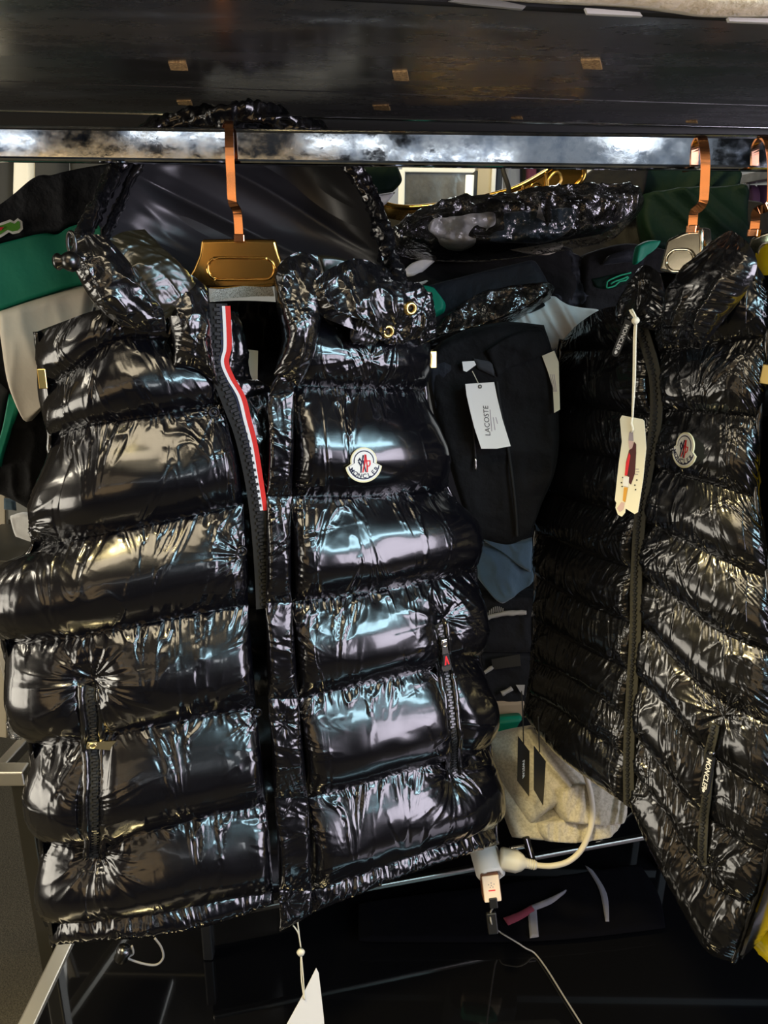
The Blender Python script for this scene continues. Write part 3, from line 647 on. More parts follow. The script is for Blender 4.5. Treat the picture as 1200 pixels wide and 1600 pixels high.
quilt(LV, [[(162, 380), (190, 363), (226, 358)], [(192, 420), (228, 402), (275, 412)], [(228, 466), (258, 452), (305, 446)], [(252, 508), (266, 494), (314, 478)]], [0, 3], 'lining_gold_sheen', vest, 83, off=lambda u, v: .030 - .02 * u, A=.016, eL=.02, eR=.02, gath=(.003, .02, .07), side=(.002, .02, .05), name='hood_facing')
fl = quilt(LV, [[(500, 428), (556, 404), (614, 424)], [(486, 452), (560, 440), (638, 452)], [(500, 490), (572, 482), (670, 466)], [(532, 507), (592, 522), (662, 506)], [(578, 522), (606, 538), (628, 532)]], [0, 4], 'puffer_crinkle', vest, 85, off=lambda u, v: .036 - .03 * u, A=.022, eL=.02, eR=.02, name='hood_flap', pinch=[(640, 483, .004, .03, .006), (605, 518, .004, .03, .006)], **kw)
quilt(LV, [[(596, 400), (622, 420)], [(610, 440), (650, 460)], [(640, 490), (676, 480)], [(655, 540), (682, 528)]], [0, 3], 'puffer_crinkle', vest, 87, off=lambda u, v: -.01 + 0 * u * v, A=.016, eL=.012, eR=.012, name='hood_flap', **kw)
cloth('hood_facing', LV, [[(490, 398), (520, 400), (548, 408)], [(500, 425), (520, 425), (540, 420)], [(500, 455), (510, 455), (520, 450)]], 'lining_gold_sheen', vest, 89, A=.008, fold=(.002, .02), dx=.003)
for (x, y) in ((640, 483), (605, 518)):
    p, n = fl.at(x, y); lathe('eyelet', p + LV.n * .001, LV.n * .8 + n * .2, [(.0035, -.001), (.0035, .002), (.0048, .0034), (.0068, .0026), (.0078, 0)], 'brass', vest)
# cord lock and eyelet ring on the left corner of the hood
p = LV.at(np.array(112.), np.array(380.), .05); a = np.linspace(0, 2 * np.pi, 20)
tube('eyelet', [p + (LV.ux * .6 + LV.n * .5) * .0055 * math.cos(k) + LV.uz * .0095 * math.sin(k) for k in a], .0018, 'gunmetal', vest, 8, 40, cyc=True)
p = LV.at(np.array(107.), np.array(409.), .055)
lathe('cord_lock', p - LV.ux * .010, LV.ux + LV.n * .3, [(0, -.002), (.005, -.002), (.007, 0), (.0075, .002), (.0055, .005), (.008, .009), (.0092, .013), (.008, .017), (.004, .020), (0, .0205)], 'gunmetal', vest, 20)
# hanging loops in gold at the two armholes
for (x, y, w) in ((66, 592, .008), (676, 562, .010)):
    p = LV.at(np.array(float(x)), np.array(float(y)), -.03); rbox('hang_loop', p, LV.ux * w / 2, LV.uz * .010, LV.n * .0012, 'brass', vest, .0008)
# hem drawcord
c0 = LV.at(np.array(196.), np.array(1462.), .004); loop = [(206, 1478), (208, 1490), (200, 1497), (225, 1506), (245, 1507), (255, 1496), (252, 1480), (242, 1466)]
tube('hem_cord', [LV.at(np.array(float(a)), np.array(float(b)), .004) for a, b in loop], .0014, 'cord_grey', vest, 7, 60)
p = LV.at(np.array(186.), np.array(1490.), .004)
lathe('cord_lock', p - LV.uz * .010, LV.uz + LV.ux * .5, [(0, 0), (.006, 0), (.0085, .003), (.0075, .008), (.009, .012), (.0085, .017), (.004, .020), (0, .020)], 'gunmetal', vest, 20)
# ------------------------------------------------------------------ slim puffer vest (right), turned away
RV = Plane(1005, 800, .87, -60, 4)
vest2 = thing('puffer_vest', 'slim black puffer vest with narrow quilting, turned sideways, cream tag on its zip', 'vest', RV.at(np.array(1005.), np.array(1400.)))
offA = lambda u, v: -.02 * (1 - u)**2
offB = lambda u, v: -.03 * u**2
rA = [[(880, 530), (905, 505), (940, 483), (972, 478)], [(876, 552), (930, 545), (1010, 548)], [(870, 626), (947, 640), (1018, 646)], [(866, 699), (959, 716), (1016, 722)], [(848, 768), (947, 795), (1000, 803)],
 [(839, 832), (931, 870), (990, 888)], [(839, 901), (899, 936), (988, 974)], [(838, 972), (900, 1006), (986, 1047)], [(834, 1032), (915, 1074), (981, 1126)], [(828, 1085), (889, 1119), (978, 1182)], [(822, 1119), (870, 1179), (930, 1224), (980, 1258)]]
kv = dict(dx=.0013, A=.022, gath=(.0021, .006, .05), side=(.003, .008, .04), lump=.002, fine=.7, crumple=.0005)
sA = quilt(RV, rA, list(range(11)), 'puffer_fine', vest2, 101, off=offA, eL=.02, eR=.012, **kv)
rB = [[(1018, 500), (1080, 468), (1140, 404), (1170, 400), (1204, 448)], [(1030, 552), (1100, 541), (1166, 531), (1202, 528)], [(1036, 642), (1105, 645), (1188, 652)], [(1022, 734), (1089, 750), (1184, 778)], [(1008, 819), (1073, 848), (1168, 892), (1202, 904)],
 [(1004, 902), (1057, 936), (1121, 984), (1208, 1022)], [(1003, 975), (1050, 1025), (1110, 1085), (1212, 1137)], [(997, 1059), (1050, 1111), (1099, 1171), (1212, 1250)], [(994, 1149), (1039, 1205), (1080, 1254), (1144, 1306), (1201, 1338)],
 [(991, 1205), (1042, 1272), (1076, 1330), (1126, 1392), (1178, 1416)], [(988, 1261), (1015, 1325), (1055, 1400), (1102, 1482), (1146, 1504)]]
zB = [(1118, 1130), (1110, 1180), (1106, 1240), (1100, 1300), (1099, 1345)]
sBv = quilt(RV, rB, list(range(11)), 'puffer_fine', vest2, 103, off=offB, eL=.012, eR=.03, pinch=[(1120, 1120, .004, .03, .006), (1101, 1355, .004, .03, .006)], groove=[(zB, .012, .7)], **kv)
stitches(sA, sA.sr[1:-1], vest2); stitches(sBv, sBv.sr[1:-1], vest2)
rC = [[(880, 530), (1040, 440), (1205, 430)], [(870, 626), (1036, 642), (1230, 652)], [(848, 768), (1008, 819), (1235, 860)], [(839, 901), (1004, 902), (1235, 1022)], [(834, 1032), (997, 1059), (1230, 1250)], [(822, 1119), (988, 1261), (1160, 1500)]]
quilt(RV, rC, list(range(6)), 'puffer_fine', vest2, 107, dx=.006, A=-.02, off=lambda u, v: -.022 - .06 * np.sin(np.pi * u)**.8, eL=.02, eR=.02, gath=(.002, .01, .05), side=None, name='back_baffle')
kc = dict(gath=(.004, .01, .05), side=(.004, .01, .04), crumple=.006)
quilt(RV, [[(1106, 384), (1140, 361), (1168, 378)], [(1078, 410), (1126, 392), (1183, 412)], [(1056, 445), (1110, 438), (1166, 456)], [(1044, 490), (1085, 494), (1130, 502)], [(1034, 538), (1062, 540), (1096, 546)]], [0, 4], 'puffer_crinkle', vest2, 111, off=lambda u, v: .02 + 0 * u * v, A=.022, eL=.02, eR=.02, name='collar', **kc)
quilt(RV, [[(992, 424), (1010, 414), (1032, 428)], [(982, 446), (1005, 447), (1042, 462)], [(966, 472), (995, 482), (1052, 488)], [(962, 506), (988, 510), (1022, 516)]], [0, 3], 'puffer_crinkle', vest2, 113, off=lambda u, v: .012 + 0 * u * v, A=.018, eL=.015, eR=.015, name='collar', **kc)
cloth('neck_lining', RV, [[(1000, 420), (1040, 425), (1090, 400)], [(1000, 450), (1040, 455), (1080, 445)], [(1010, 480), (1040, 482), (1060, 480)]], 'lining_gold_sheen', vest2, 115, A=-.02, back=.024, fold=(.004, .03), dx=.003)
zq = [(985, 482), (1002, 512), (1014, 548), (1024, 590), (1026, 640), (1021, 690), (1010, 745), (1000, 815), (995, 900), (993, 990), (988, 1075), (983, 1170), (983, 1260)]
q = smooth_path(np.array(zq, float), 150); PZ2 = RV.at(q[:, 0], q[:, 1], .006)
zz = zipper(PZ2, np.tile(RV.n, (150, 1)), .017, vest2, 'zip_olive', .006, .0034)
PP, NN = path_on(sBv, zB, 40, .002)
pz3 = zipper(PP, np.tile(RV.n, (40, 1)), .012, vest2, 'zip_olive', .006, .0034, 'pocket_zip')
def bar_pull(p, d, nd, L, w, parent):
    """flat black rubber pull with white lettering and a small mark"""
    d = d / np.linalg.norm(d); nd = nd - d * (nd @ d); nd /= np.linalg.norm(nd); s = np.cross(nd, d)
    a = [(w / 2 * math.cos(t), w / 2 * math.sin(t)) for t in np.linspace(-np.pi / 2, np.pi / 2, 7)]
    pts = [(0, -w / 2)] + [(L - w / 2 + x, y) for x, y in a] + [(0, w / 2)]
    b = plate('zip_pull', pts, p, d, s, .0032, 'plastic_black', parent)
    lathe('pull_eye', p - d * .003 + nd * .0016, s, [(.0022, -.004), (.0034, -.0035), (.0034, .0035), (.0022, .004)], 'gunmetal', b, 14)
    lettering('MONCLER', p + d * L * .46 + nd * .0033, d, s, w * .78, 'ink_white', b, weight=.0001)
    plate('mark', [(-.0016, -.0014), (.0016, -.0014), (.0024, .0004), (0, .002), (-.0024, .0004)], p + d * L * .88 + nd * .0033, d, s, .0002, 'ink_white', b)
    return b
ta = RV.at(np.array(984.), np.array(500.), .035); tb = RV.at(np.array(961.), np.array(556.), .035)
bar_pull(ta, tb - ta, RV.n * .6 + np.array([0, -.7, .1]), np.linalg.norm(tb - ta), .0085, zz)
ta = RV.at(np.array(1112.), np.array(1180.), .022); tb = RV.at(np.array(1101.), np.array(1241.), .022)
bar_pull(ta, tb - ta, RV.n, np.linalg.norm(tb - ta), .0105, pz3)
p, n = sBv.at(1077, 697); badge(p + RV.n * .006, np.array([-math.sin(RAD(74)), -math.cos(RAD(74)), .05]), RV.ux, .0148, vest2)
for (sf, col, sd) in ((sA, 0, 31), (sBv, -1, 32)):
    L = sf.grid[::6, col]; tube('armhole_binding', L + RV.n * .002, .004, 'puffer_crinkle', vest2, 8, min(400, len(L) * 2), .5, sd)
p = RV.at(np.array(1198.), np.array(585.), -.02); rbox('hang_loop', p, RV.ux * .006, RV.uz * .010, RV.n * .0012, 'brass', vest2, .0008)
# ------------------------------------------------------------------ yellow puffer vest, mostly behind the right edge
YV = Plane(1240, 800, .785, -58, 3)
vest3 = thing('puffer_vest', 'bright yellow puffer vest cut off by the right edge of the picture', 'vest', YV.at(np.array(1240.), np.array(1400.)))
quilt(YV, [[(1172, 412), (1194, 374), (1300, 335)], [(1196, 470), (1240, 470), (1330, 470)], [(1236, 620), (1270, 630), (1340, 650)], [(1242, 780), (1280, 800), (1345, 830)], [(1242, 950), (1280, 980), (1350, 1020)], [(1232, 1120), (1270, 1160), (1350, 1220)], [(1184, 1290), (1240, 1340), (1350, 1400)], [(1160, 1390), (1206, 1460), (1350, 1540)], [(1146, 1424), (1198, 1502), (1340, 1600)]], list(range(9)), 'yellow_puffer', vest3, 121, dx=.002, A=.02, eL=.02, eR=.02)
quilt(YV, [[(1186, 412), (1300, 350)], [(1236, 620), (1340, 650)], [(1242, 950), (1350, 1020)], [(1200, 1290), (1350, 1400)], [(1150, 1424), (1340, 1600)]], list(range(5)), 'yellow_puffer', vest3, 123, dx=.006, A=-.02, off=lambda u, v: -.05 * np.sin(np.pi * u), eL=.02, eR=.02, name='back_baffle', side=None)
# ------------------------------------------------------------------ hangers
def hanger(label, plane, poly, oval, hook, m, arms, head_off=-.01, t=.014, glit=None, grp='hangers on the chrome rail', hook_side=(1, 0, 0), arm_plane=None, arm_off=-.03):
    base = plane.at(*[np.array(float(k)) for k in poly[len(poly) // 2]], head_off)
    h = thing('clothes_hanger', label, 'hanger', base, grp)
    P = [plane.at(np.array(float(a)), np.array(float(b)), head_off) for a, b in poly]
    bm = bmesh.new(); f_ = [bm.verts.new(p) for p in P]; b_ = [bm.verts.new(p - plane.n * t) for p in P]; n = len(P)
    bm.faces.new(f_); bm.faces.new(b_[::-1])
    for i in range(n): bm.faces.new([f_[i], f_[(i + 1) % n], b_[(i + 1) % n], b_[i]])
    bmesh.ops.recalc_face_normals(bm, faces=bm.faces)
    ed = [e for e in bm.edges if len(e.link_faces) == 2 and e.calc_face_angle(0) > .5]
    bmesh.ops.bevel(bm, geom=ed, offset=.0035, segments=4, affect='EDGES', profile=.5)
    me = bpy.data.meshes.new('head'); bm.to_mesh(me); bm.free(); me.polygons.foreach_set('use_smooth', [len(p.vertices) < 5 for p in me.polygons])
    hd = put('head', me, m, h)
    cx, cy, hw, hh = oval; c = plane.at(np.array(float(cx)), np.array(float(cy)), head_off); e1 = plane.at(np.array(cx + hw), np.array(float(cy)), head_off); W_ = np.linalg.norm(e1 - c); e2 = plane.at(np.array(float(cx)), np.array(cy - hh), head_off); H_ = np.linalg.norm(e2 - c)
    xd = (e1 - c) / W_; yd = np.cross(plane.n, xd)
    st = [(W_ - H_ + H_ * math.cos(a), H_ * math.sin(a)) for a in np.linspace(-np.pi / 2, np.pi / 2, 10)] + [(-W_ + H_ + H_ * math.cos(a), H_ * math.sin(a)) for a in np.linspace(np.pi / 2, 1.5 * np.pi, 10)]
    pts = [c + xd * a + yd * b + plane.n * .0004 for a, b in st]; pts.append(pts[0])
    tube('raised_rim', pts, .0016, m, hd, 8, 90, cyc=True)
    plate('raised_oval', [(a * .88, b * .8) for a, b in st], c, xd, yd, .0010, m, hd)
    if hook:
        H = smooth_path(np.array([atY(np.array(float(a)), np.array(float(b)), Y) for a, b, Y in hook]), 70)
        hs = np.asarray(hook_side, float); hs /= np.linalg.norm(hs); hs = np.tile(hs, (70, 1))
        T = np.gradient(H, axis=0); T /= np.linalg.norm(T, axis=1)[:, None]; hs = hs - T * np.sum(hs * T, axis=1)[:, None]; hs /= np.linalg.norm(hs, axis=1)[:, None]
        ribbon('hook', H, hs, .0088, 'copper', h, .0022)
        p = H[-1]; rbox('hook_collar', p, plane.ux * .0055, plane.uz * .004, plane.n * .004, 'copper', h, .001)
    for A in arms:
        pp = [arm_plane.at(np.array(float(a)), np.array(float(b)), arm_off) for a, b in A]; tube('arm', pp, [.014, .012, .012], m, h, 12, 30, flat=.5)
    if glit: sheet_plate('grip_strip', [plane.at(np.array(float(a)), np.array(float(b)), head_off + .001) for a, b in glit], -plane.n, .010, 'glitter', h)
    return h
HL = Plane(372, 410, .852, 6, 0)
hanger('gold hanger with raised oval holding the hooded puffer vest', HL, [(314, 374), (372, 373), (431, 374), (436, 395), (446, 425), (452, 446), (400, 450), (345, 452), (286, 448), (302, 420), (311, 398)], (377, 420, 52, 17),
   [(352, 240, .885), (352, 212, .886), (354, 199, .878), (357, 193, .862), (358, 196, .846), (359, 230, .841), (361, 270, .841), (363, 312, .841), (367, 322, .843), (371, 330, .846), (373, 350, .847), (374, 372, .847)], 'hanger_gold', [[(300, 440), (230, 470), (150, 510)], [(440, 440), (520, 470), (610, 505)]], -.004, .014,
   [(326, 462), (336, 453), (380, 447), (425, 449), (428, 463), (400, 463), (360, 466), (334, 472)][::-1], arm_plane=LV, arm_off=-.07)
HR = Plane(1065, 390, .85, -48, 0)
hanger('champagne hanger with raised oval holding the slim black vest', HR, [(1041, 374), (1066, 363), (1096, 354), (1098, 380), (1096, 424), (1060, 428), (1028, 424), (1034, 400)], (1063, 407, 22, 17),
   [(1073, 268, .885), (1073, 240, .886), (1078, 224, .878), (1088, 214, .862), (1098, 221, .842), (1102, 250, .836), (1101, 290, .836), (1099, 314, .836), (1094, 322, .838), (1085, 330, .842), (1083, 342, .843), (1082, 358, .843)], 'hanger_champagne', [[(1050, 440), (1010, 490), (950, 530)], [(1098, 440), (1130, 460), (1170, 490)]], .0, .022, None, arm_plane=RV, arm_off=-.035, hook_side=(1, -.35, 0))
HY = Plane(1195, 390, .868, -50, 0)
hanger('champagne hanger holding the yellow vest at the right edge', HY, [(1172, 372), (1190, 364), (1214, 356), (1218, 400), (1180, 412), (1160, 404)], (1200, 392, 14, 12),
   [(1166, 266, .885), (1166, 240, .886), (1172, 222, .876), (1184, 214, .860), (1200, 222, .838), (1206, 250, .832), (1206, 300, .832), (1204, 318, .832), (1196, 324, .834), (1182, 330, .838), (1180, 345, .84), (1178, 364, .84)], 'hanger_champagne', [[(1215, 405), (1240, 430), (1280, 450)]], .0, .02, None, arm_plane=YV, hook_side=(1, -.35, 0))
# ------------------------------------------------------------------ hang tags
TG = Plane(988, 720, .795, -38, 0)
tg = thing('hang_tag', 'cream swing tag with printed figure on the slim black vest', 'tag', TG.at(np.array(988.), np.array(800.)))
A2 = lambda L, off=0: [TG.at(np.array(float(a)), np.array(float(b)), off) for a, b in L]
sheet_plate('card', A2([(972, 649), (1004, 655), (1007, 658), (1010, 700), (1005, 750), (997, 800), (992, 803), (963, 785), (961, 781), (967, 725), (972, 690), (969, 655)])[::-1], TG.n, .0007, 'card_cream', tg)
sheet_plate('cut_out_foot', A2([(964, 784), (962, 793), (966, 804), (972, 807), (977, 801), (979, 785)])[::-1], TG.n, .0009, 'card_cream', tg)
def ink(L, m, off=.001):
    sheet_plate('print', A2(L, off)[::-1], TG.n, .00012, m, tg)
ink([(983, 676), (985, 673), (989, 676), (990, 689), (982, 688)], 'ink_grey'); ink([(982, 688), (990, 690), (988, 701), (983, 701)], 'ink_skin')
ink([(991, 690), (994, 694), (994, 708), (992, 740), (986, 757), (983, 755), (981, 744), (976, 743), (978, 722), (983, 703), (988, 700)], 'ink_maroon')
ink([(983, 707), (985, 712), (980, 743), (976, 743), (978, 724)], 'ink_red', .0012); ink([(974, 745), (983, 745), (982, 761), (973, 759)], 'ink_white', .0012)
ink([(975, 761), (981, 762), (977, 785), (973, 782)], 'ink_orange', .0012); ink([(971, 784), (976, 786), (974, 796), (968, 800), (964, 794)], 'ink_skin', .0012)
for (x, y) in ((995, 750), (992, 758), (993, 765), (973, 746), (971, 754), (972, 760)): ink([(x - 1, y - 1), (x + 1, y - 1), (x + 1, y + 1), (x - 1, y + 1)], 'ink_black')
for (x, y) in ((995, 733), (996, 737), (994, 741)): ink([(x - 2, y - .5), (x + 3, y - .5), (x + 3, y + .5), (x - 2, y + .5)], 'ink_grey')
def cordline(name, pts, r, m, par, **k): return tube(name, pts, r, m, par, 7, **k)
cordline('string', A2([(984, 484), (988, 492), (993, 500)], .004) + A2([(991, 520), (990, 580), (989, 620), (988, 652)], .002), .0011, 'string_cream', tg)
cordline('string', A2([(987, 483), (992, 492), (994, 501)], .004) + A2([(993, 530), (992, 590), (990, 625), (988, 655)], .002), .0010, 'string_cream', tg)
lathe('knot', A2([(993, 501)], .004)[0], (0.2, -1, .1), [(0, -.004), (.003, -.003), (.0042, 0), (.003, .003), (0, .004)], 'string_cream', tg, 12)
cordline('string_loop', A2([(988, 652), (986, 662), (989, 670), (986, 675)], .002), .0014, 'string_cream', tg)
# white tag under the hooded vest
TW = Plane(475, 1570, .77, 8, 0)
tw = thing('hang_tag', 'blank white swing tag hanging below the hooded vest on a white string', 'tag', TW.at(np.array(480.), np.array(1640.)))
B2 = lambda L, off=0: [TW.at(np.array(float(a)), np.array(float(b)), off) for a, b in L]
sheet_plate('card', B2([(494, 1512), (498, 1520), (506, 1590), (512, 1680), (440, 1670), (448, 1600), (470, 1560)])[::-1], TW.n, .0007, 'card_white', tw)
cordline('string', B2([(465, 1440), (468, 1465), (470, 1480)], .002), .0009, 'string_cream', tw); cordline('string', B2([(458, 1446), (466, 1458), (470, 1480)], .002), .0009, 'string_cream', tw)
cordline('string', B2([(471, 1494), (474, 1530), (476, 1562)], .002), .0009, 'string_cream', tw); cordline('string', B2([(470, 1494), (471, 1530), (475, 1560)], .002), .0008, 'string_cream', tw)
lathe('seal', B2([(470, 1488)], .0)[0], (.1, -1, .1), [(0, -.0035), (.004, -.003), (.0055, 0), (.004, .003), (0, .0035)], 'plastic_ivory', tw, 16)
# ------------------------------------------------------------------ far side of the hall, seen under the rail
def hung(name, label, cat, m, x0, x1, Y, y0=150, y1=560, seed=1, fold=(.02, .05), A=.03):
    pl = Plane((x0 + x1) / 2, 300, Y, 0, 0); w = x1 - x0
    o = cloth(name, pl, [[(x0, y0), (x1, y0)], [(x0 - w * .02, (y0 + y1) / 2), (x1 + w * .02, (y0 + y1) / 2)], [(x0 - w * .04, y1), (x1 + w * .04, y1)]], m, None, seed, A=A, fold=fold, dx=.012, dirn=0, edge=.1)
    return tag(o, label, cat, 'clothes hanging at the far side')
g_ = 2.35
hung('hanging_coat', 'charcoal cloth hanging at the far left edge under the rail', 'coat', 'charcoal_cloth', -70, 21, g_, seed=3)
hung('hanging_towel', 'pale grey towelling cloth between dark hanging clothes at far left', 'cloth', 'white_cloth', 23, 56, g_ - .03, seed=4, fold=(.008, .05), A=.02)
hung('hanging_coat', 'charcoal coat hanging just right of the pale grey cloth', 'coat', 'charcoal_cloth', 58, 108, g_, seed=5)
hung('hanging_coat', 'charcoal coat hanging behind the hood of the vest', 'coat', 'charcoal_cloth', 112, 200, g_ + .05, seed=6)
hung('hanging_shirt', 'light grey shirt hanging right of the beige pillar', 'shirt', 'grey_cloth', 786, 812, g_, seed=7, fold=(.015, .03))
hung('hanging_shirt', 'charcoal shirt hanging left of the maroon one', 'shirt', 'charcoal_cloth', 812, 824, g_ + .05, seed=8)
hung('hanging_shirt', 'narrow maroon shirt hanging behind the gold hanger', 'shirt', 'maroon_cloth', 822, 838, g_, seed=9)
hung('hanging_shirt', 'dark slate shirt hanging behind the gold hanger end', 'shirt', 'charcoal_cloth', 838, 912, g_ + .04, seed=10)
hung('hanging_shirt', 'white shirt hanging between gold hanger and dark green clothes', 'shirt', 'white_cloth', 912, 940, g_ - .03, seed=11, fold=(.01, .06))
hung('hanging_shirt', 'white shirt seen under the rail behind the right copper hook', 'shirt', 'white_cloth', 1078, 1146, g_ - .03, 150, 420, seed=12)
hung('hanging_trousers', 'plum trousers hanging left of the copper hook at right edge', 'trousers', 'purple_cloth', 1166, 1180, 2.1, 289, 560, seed=13)
hung('hanging_trousers', 'plum trousers hanging behind the copper hook at right edge', 'trousers', 'purple_cloth', 1183, 1290, 2.1, 289, 560, seed=14)
fr = thing('garment_rack', 'thin dark rack carrying the far hanging clothes', 'rack', (0, 2.35, 0))
tube('rack_rail', [(-2.2, 2.37, 2.17), (0, 2.37, 2.17), (2.2, 2.37, 2.17)], .012, 'frame_dark', fr)
for x in (-2.2, 2.2): tube('rack_post', [(x, 2.37, 0), (x, 2.37, 1.0), (x, 2.37, 2.17)], .014, 'frame_dark', fr)
def upright(name, x0, x1, Y, m, dep=.06):
    a = atY(np.array(float(x0)), np.array(300.), Y)[0]; b = atY(np.array(float(x1)), np.array(300.), Y)[0]
    o = rbox(name, ((a + b) / 2, Y + dep / 2, 1.45), ((b - a) / 2, 0, 0), (0, dep / 2, 0), (0, 0, 1.44), m, None, .003); o['kind'] = 'structure'; return o
upright('trim_1', 745, 767, 2.1, 'post_beige'); upright('trim_2', 767, 774, 2.09, 'post_white', .07); upright('trim_3', 774, 784, 2.14, 'black_board')
mi = thing('standing_mirror', 'smoky grey mirror panel standing behind the stall', 'mirror', (.15, 2.0, 0))
a = atY(np.array(628.), np.array(262.), 2.0); b = atY(np.array(742.), np.array(262.), 2.0); zt = atY(np.array(640.), np.array(266.), 2.0)[2]
rbox('glass', ((a[0] + b[0]) / 2, 2.0, zt / 2), ((b[0] - a[0]) / 2, 0, 0), (0, .01, 0), (0, 0, zt / 2), 'mirror_grey', mi, .002)
bar('frame', (a[0], 1.99, zt), (b[0], 1.99, zt), .02, .012, 'post_white', mi); bar('frame', (b[0], 1.99, 0), (b[0], 1.99, zt), .02, .012, 'black_board', mi); bar('frame', (a[0], 1.99, 0), (a[0], 1.99, zt), .02, .016, 'post_white', mi)
lp = atY(np.array(733.), np.array(303.), 1.93)
fl_ = thing('floor_lamp_tube', 'short bright white tube standing before the smoky mirror', 'lamp', (lp[0], lp[1], 0))
mat('tube_white', (.95, .93, .8), .5, emit=.6)
tube('tube', [lp - UP * .12, lp, lp + UP * .04], .010, 'tube_white', fl_, 12); tube('stand', [(lp[0], lp[1], 0), (lp[0], lp[1], .6), lp - UP * .12], .008, 'frame_dark', fl_); lathe('foot', (lp[0], lp[1], 0), (0, 0, 1), [(0, .02), (.05, .02), (.08, .01), (.08, 0), (0, 0)], 'frame_dark', fl_)
# grey board above the plum trousers
p0, p1 = atY(np.array(1164.), np.array(279.), 2.0), atY(np.array(1260.), np.array(268.), 2.0)
gb = thing('grey_cabinet_top', 'grey panel over the plum trousers at the right edge', 'panel', (p0 + p1) / 2)
bar('panel', p0, p1, .3, .022, 'mirror_grey', gb); bar('panel_leg', p0 - UP * .01 + np.array([.005, 0, 0]), (p0[0] + .005, 2.0, 0), .02, .012, 'black_board', gb); bar('panel_leg', p1 - UP * .01, (p1[0], 2.0, 0), .02, .02, 'black_board', gb)
# ------------------------------------------------------------------ colour-blocked jacket at the left
LJ = Plane(80, 450, 1.10, 12, 3)
lj = thing('track_jacket', 'black, green and cream track jacket hanging at left behind the hooded vest', 'jacket', LJ.at(np.array(60.), np.array(800.)))
cloth('yoke', LJ, [[(-90, 362), (0, 323), (58, 277), (86, 273), (160, 258), (330, 246)], [(-90, 388), (0, 355), (80, 330), (160, 310), (330, 290)], [(-90, 405), (0, 383), (70, 366), (95, 367), (140, 349), (330, 330)]], 'navy_cloth', lj, 3, A=.022, fold=(.006, .07), edge=.06)
cloth('green_band', LJ, [[(-90, 404), (0, 382), (70, 365), (95, 366), (140, 348), (330, 329)], [(-90, 460), (0, 435), (70, 412), (140, 395), (330, 380)], [(-90, 512), (0, 487), (70, 464), (150, 443), (330, 425)]], 'green_cloth', lj, 5, A=.024, fold=(.006, .07), edge=.05, dirn=25)
cloth('cream_sleeve', LJ, [[(0, 486), (70, 463), (150, 442)], [(4, 525), (70, 515), (140, 500)], [(14, 588), (55, 585), (110, 572)], [(30, 630), (55, 632), (88, 612)], [(46, 655), (50, 657), (62, 642)]], 'cream_cloth', lj, 7, A=.03, fold=(.005, .06), edge=.12, off=lambda u, v: .012 + 0 * u * v)
cloth('body', LJ, [[(-90, 500), (20, 490), (150, 480)], [(-90, 620), (30, 620), (130, 620)], [(-90, 700), (30, 700), (120, 710)], [(-90, 752), (0, 768), (60, 803), (100, 830)]], 'black_cloth', lj, 9, A=.03, fold=(.012, .07), off=lambda u, v: -.03 + 0 * u * v)
cloth('green_stripe', LJ, [[(14, 614), (34, 628)], [(4, 670), (18, 676)], [(-14, 722), (2, 730)]], 'green_cloth', lj, 10, A=.012, fold=(.002, .03), off=lambda u, v: .006 + 0 * u * v, dx=.003)
cloth('grey_stripe', LJ, [[(-40, 560), (12, 610)], [(-40, 640), (4, 668)], [(-50, 700), (-10, 722)]], 'charcoal_cloth', lj, 12, A=.012, fold=(.002, .03), off=lambda u, v: .004 + 0 * u * v, dx=.004)
def croc(pl, L, off, m_edge, m_in, par, k=1.0):
    """embroidered reptile: outline from pixel points, then the coloured body inside it"""
    P = [pl.at(np.array(float(a)), np.array(float(b)), off) for a, b in L]; c = sum(P) / len(P)
    e = sheet_plate('emblem', P[::-1], pl.n, .0012, m_edge, par)
    I = [p for p in P]; n = len(P); J = []
    for i in range(n):
        a, b, d = P[i - 1], P[i], P[(i + 1) % n]; t = d - a; t /= np.linalg.norm(t); s = np.cross(t, pl.n); J.append(b + s * k * .0032)
    sheet_plate('emblem_body', [p + pl.n * .0012 for p in J][::-1], pl.n, .0008, m_in, e); return e
e = croc(LJ, [(35, 346), (36, 358), (30, 364), (20, 366), (14, 363), (2, 371), (-10, 374), (-34, 380), (-60, 380), (-62, 372), (-40, 366), (-24, 358), (-30, 352), (-20, 348), (-4, 350), (8, 346), (16, 343), (22, 346), (28, 341)], .034, 'badge_white', 'croc_green', lj)
sheet_plate('emblem_mouth', [LJ.at(np.array(float(a)), np.array(float(b)), .0375) for a, b in [(-8, 355), (6, 355), (2, 360), (-10, 362)]][::-1], LJ.n, .0005, 'ink_red', e)
# things low behind the vest's armhole
tag(cloth('folded_shirt', Plane(35, 820, 1.25, 10, 10), [[(16, 806), (40, 800), (62, 812)], [(20, 822), (45, 828), (66, 830)], [(26, 838), (48, 846), (66, 852)]], 'white_cloth', None, 31, A=.012, fold=(.004, .03)), 'crumpled pale shirt low behind the armhole of the hooded vest', 'shirt')
tag(cloth('folded_shirt', Plane(14, 788, 1.27, 10, 10), [[(6, 778), (24, 780)], [(6, 796), (26, 798)]], 'blue_grey_cloth', None, 33, A=.01, fold=(.003, .03)), 'small folded blue shirt at the left edge under the jacket', 'shirt')
